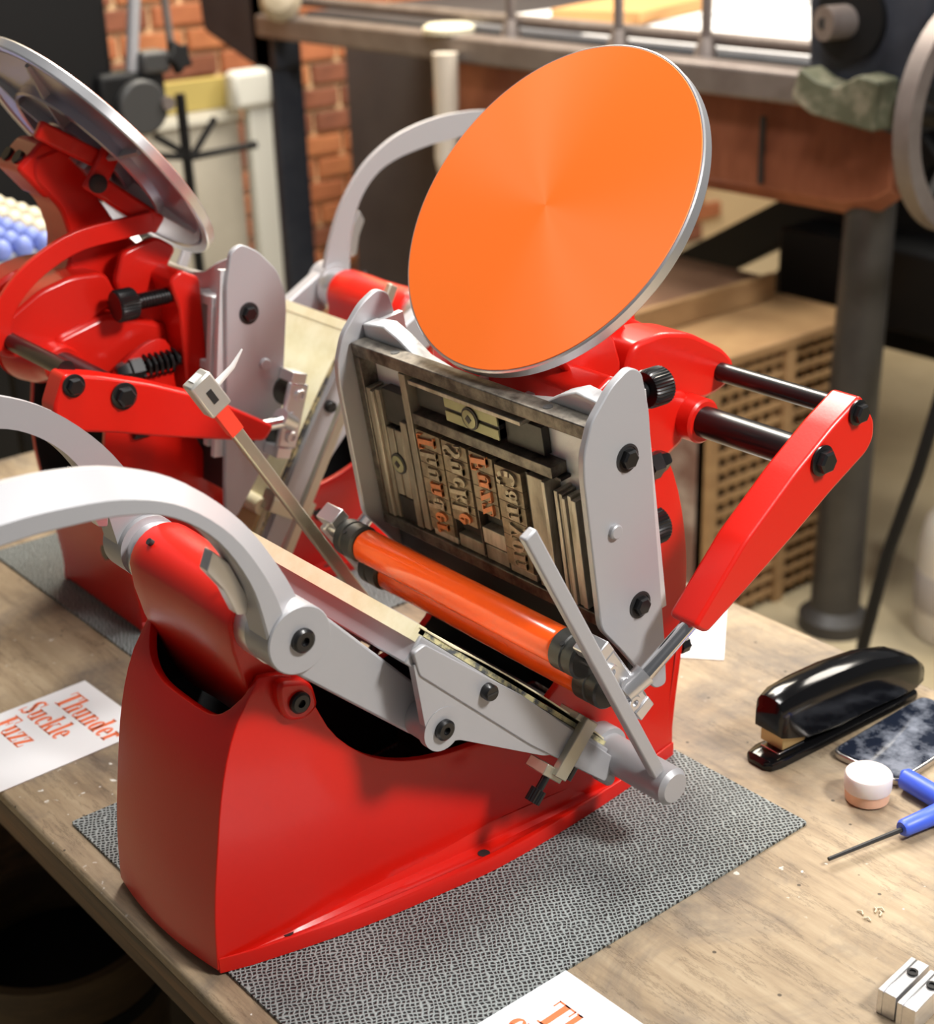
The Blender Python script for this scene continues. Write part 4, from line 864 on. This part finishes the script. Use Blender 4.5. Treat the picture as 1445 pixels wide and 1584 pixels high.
bmp('rod_clamp', G().box(1.515, 1.58, 2.87, 2.93, .395, .44), mat('grey_black_iron', (.05, .05, .05), .4), bevel=.008)
bmp('star_knob', G().lathe([(.036, 0), (.036, .02)], (1.60, 2.89, .42), (.3, -1, .2), 10, .35), bevel=.004)
bmp('rail', G().box(.5, 1.45, 2.75, 2.80, .10, .14), mat('grey_black_iron', (.05, .05, .05), .4), bevel=.006)
# tray of blue and cream bobbins on a stand
ts = thing('tray_table', 'narrow metal table carrying the tray of blue and cream knobs', 'table', (.95, 2.25, -.76)); SO = (.95, 2.25, -.76)
def tsp(name, g, m, **k): return obj(name, rel(g, SO), m, ts, **k)
tsp('table_board', G().box(.70, 1.035, 2.13, 2.52, .235, .262), mat('steel_tray', (.50, .49, .44), .4, .4), bevel=.003)
for x, y in ((.71, 2.14), (1.0, 2.14), (.71, 2.49), (1.0, 2.49)): tsp('leg', G().box(x, x + .025, y, y + .025, -.76, .235), DKB)
BLB = mat('blue_knob', (.20, .26, .62), .5); CRB = mat('cream_knob', (.70, .62, .45), .5)
def ball(r):
    return G().lathe([(r * .5, 0), (r * .9, r * .35), (r, r * .9), (r * .85, r * 1.45), (r * .45, r * 1.85), (.0003, r * 1.95)], (0, 0, 0), (0, 0, 1), 12)
kb = None
protos = {}
for i in range(9):
    for j in range(8):
        x = .742 + i * .0335; y = 2.155 + j * .045
        blue = i < 7
        nm = 'thread_knob'
        if blue not in protos:
            o = obj(nm, ball(.0155), BLB if blue else CRB, loc=(x, y, .2625)); protos[blue] = o
        else:
            o = protos[blue].copy(); COL.objects.link(o); o.location = (x, y, .2625)
        tag(o, ('blue' if blue else 'cream') + ' rounded knob in the packed rows on the narrow metal table', 'knob', ('blue' if blue else 'cream') + ' knobs on the tray table')
# bin under the bench
bn = thing('wooden_tub', 'dark round tub standing on the floor beneath the bench edge', 'tub', (.57, 1.56, -.76))
g = G().lathe([(.10, .001), (.115, .02), (.135, .30), (.135, .34), (.122, .34), (.105, .05), (.0005, .045)], (0, 0, 0), (0, 0, 1), 40); obj('tub_body', g, mat('tub_wood', (.10, .06, .022), .6, noise=(8, (.04, .022, .01), .3, .7, (1, 1, 4))), bn)
for z in (.08, .25):
    rr = .115 + (z - .02) / .28 * .02
    g = G().lathe([(rr + .0005, z), (rr + .003, z + .002), (rr + .0035, z + .022), (rr + .001, z + .024)], (0, 0, 0), (0, 0, 1), 40); obj('tub_hoop', g, DKB, bn)
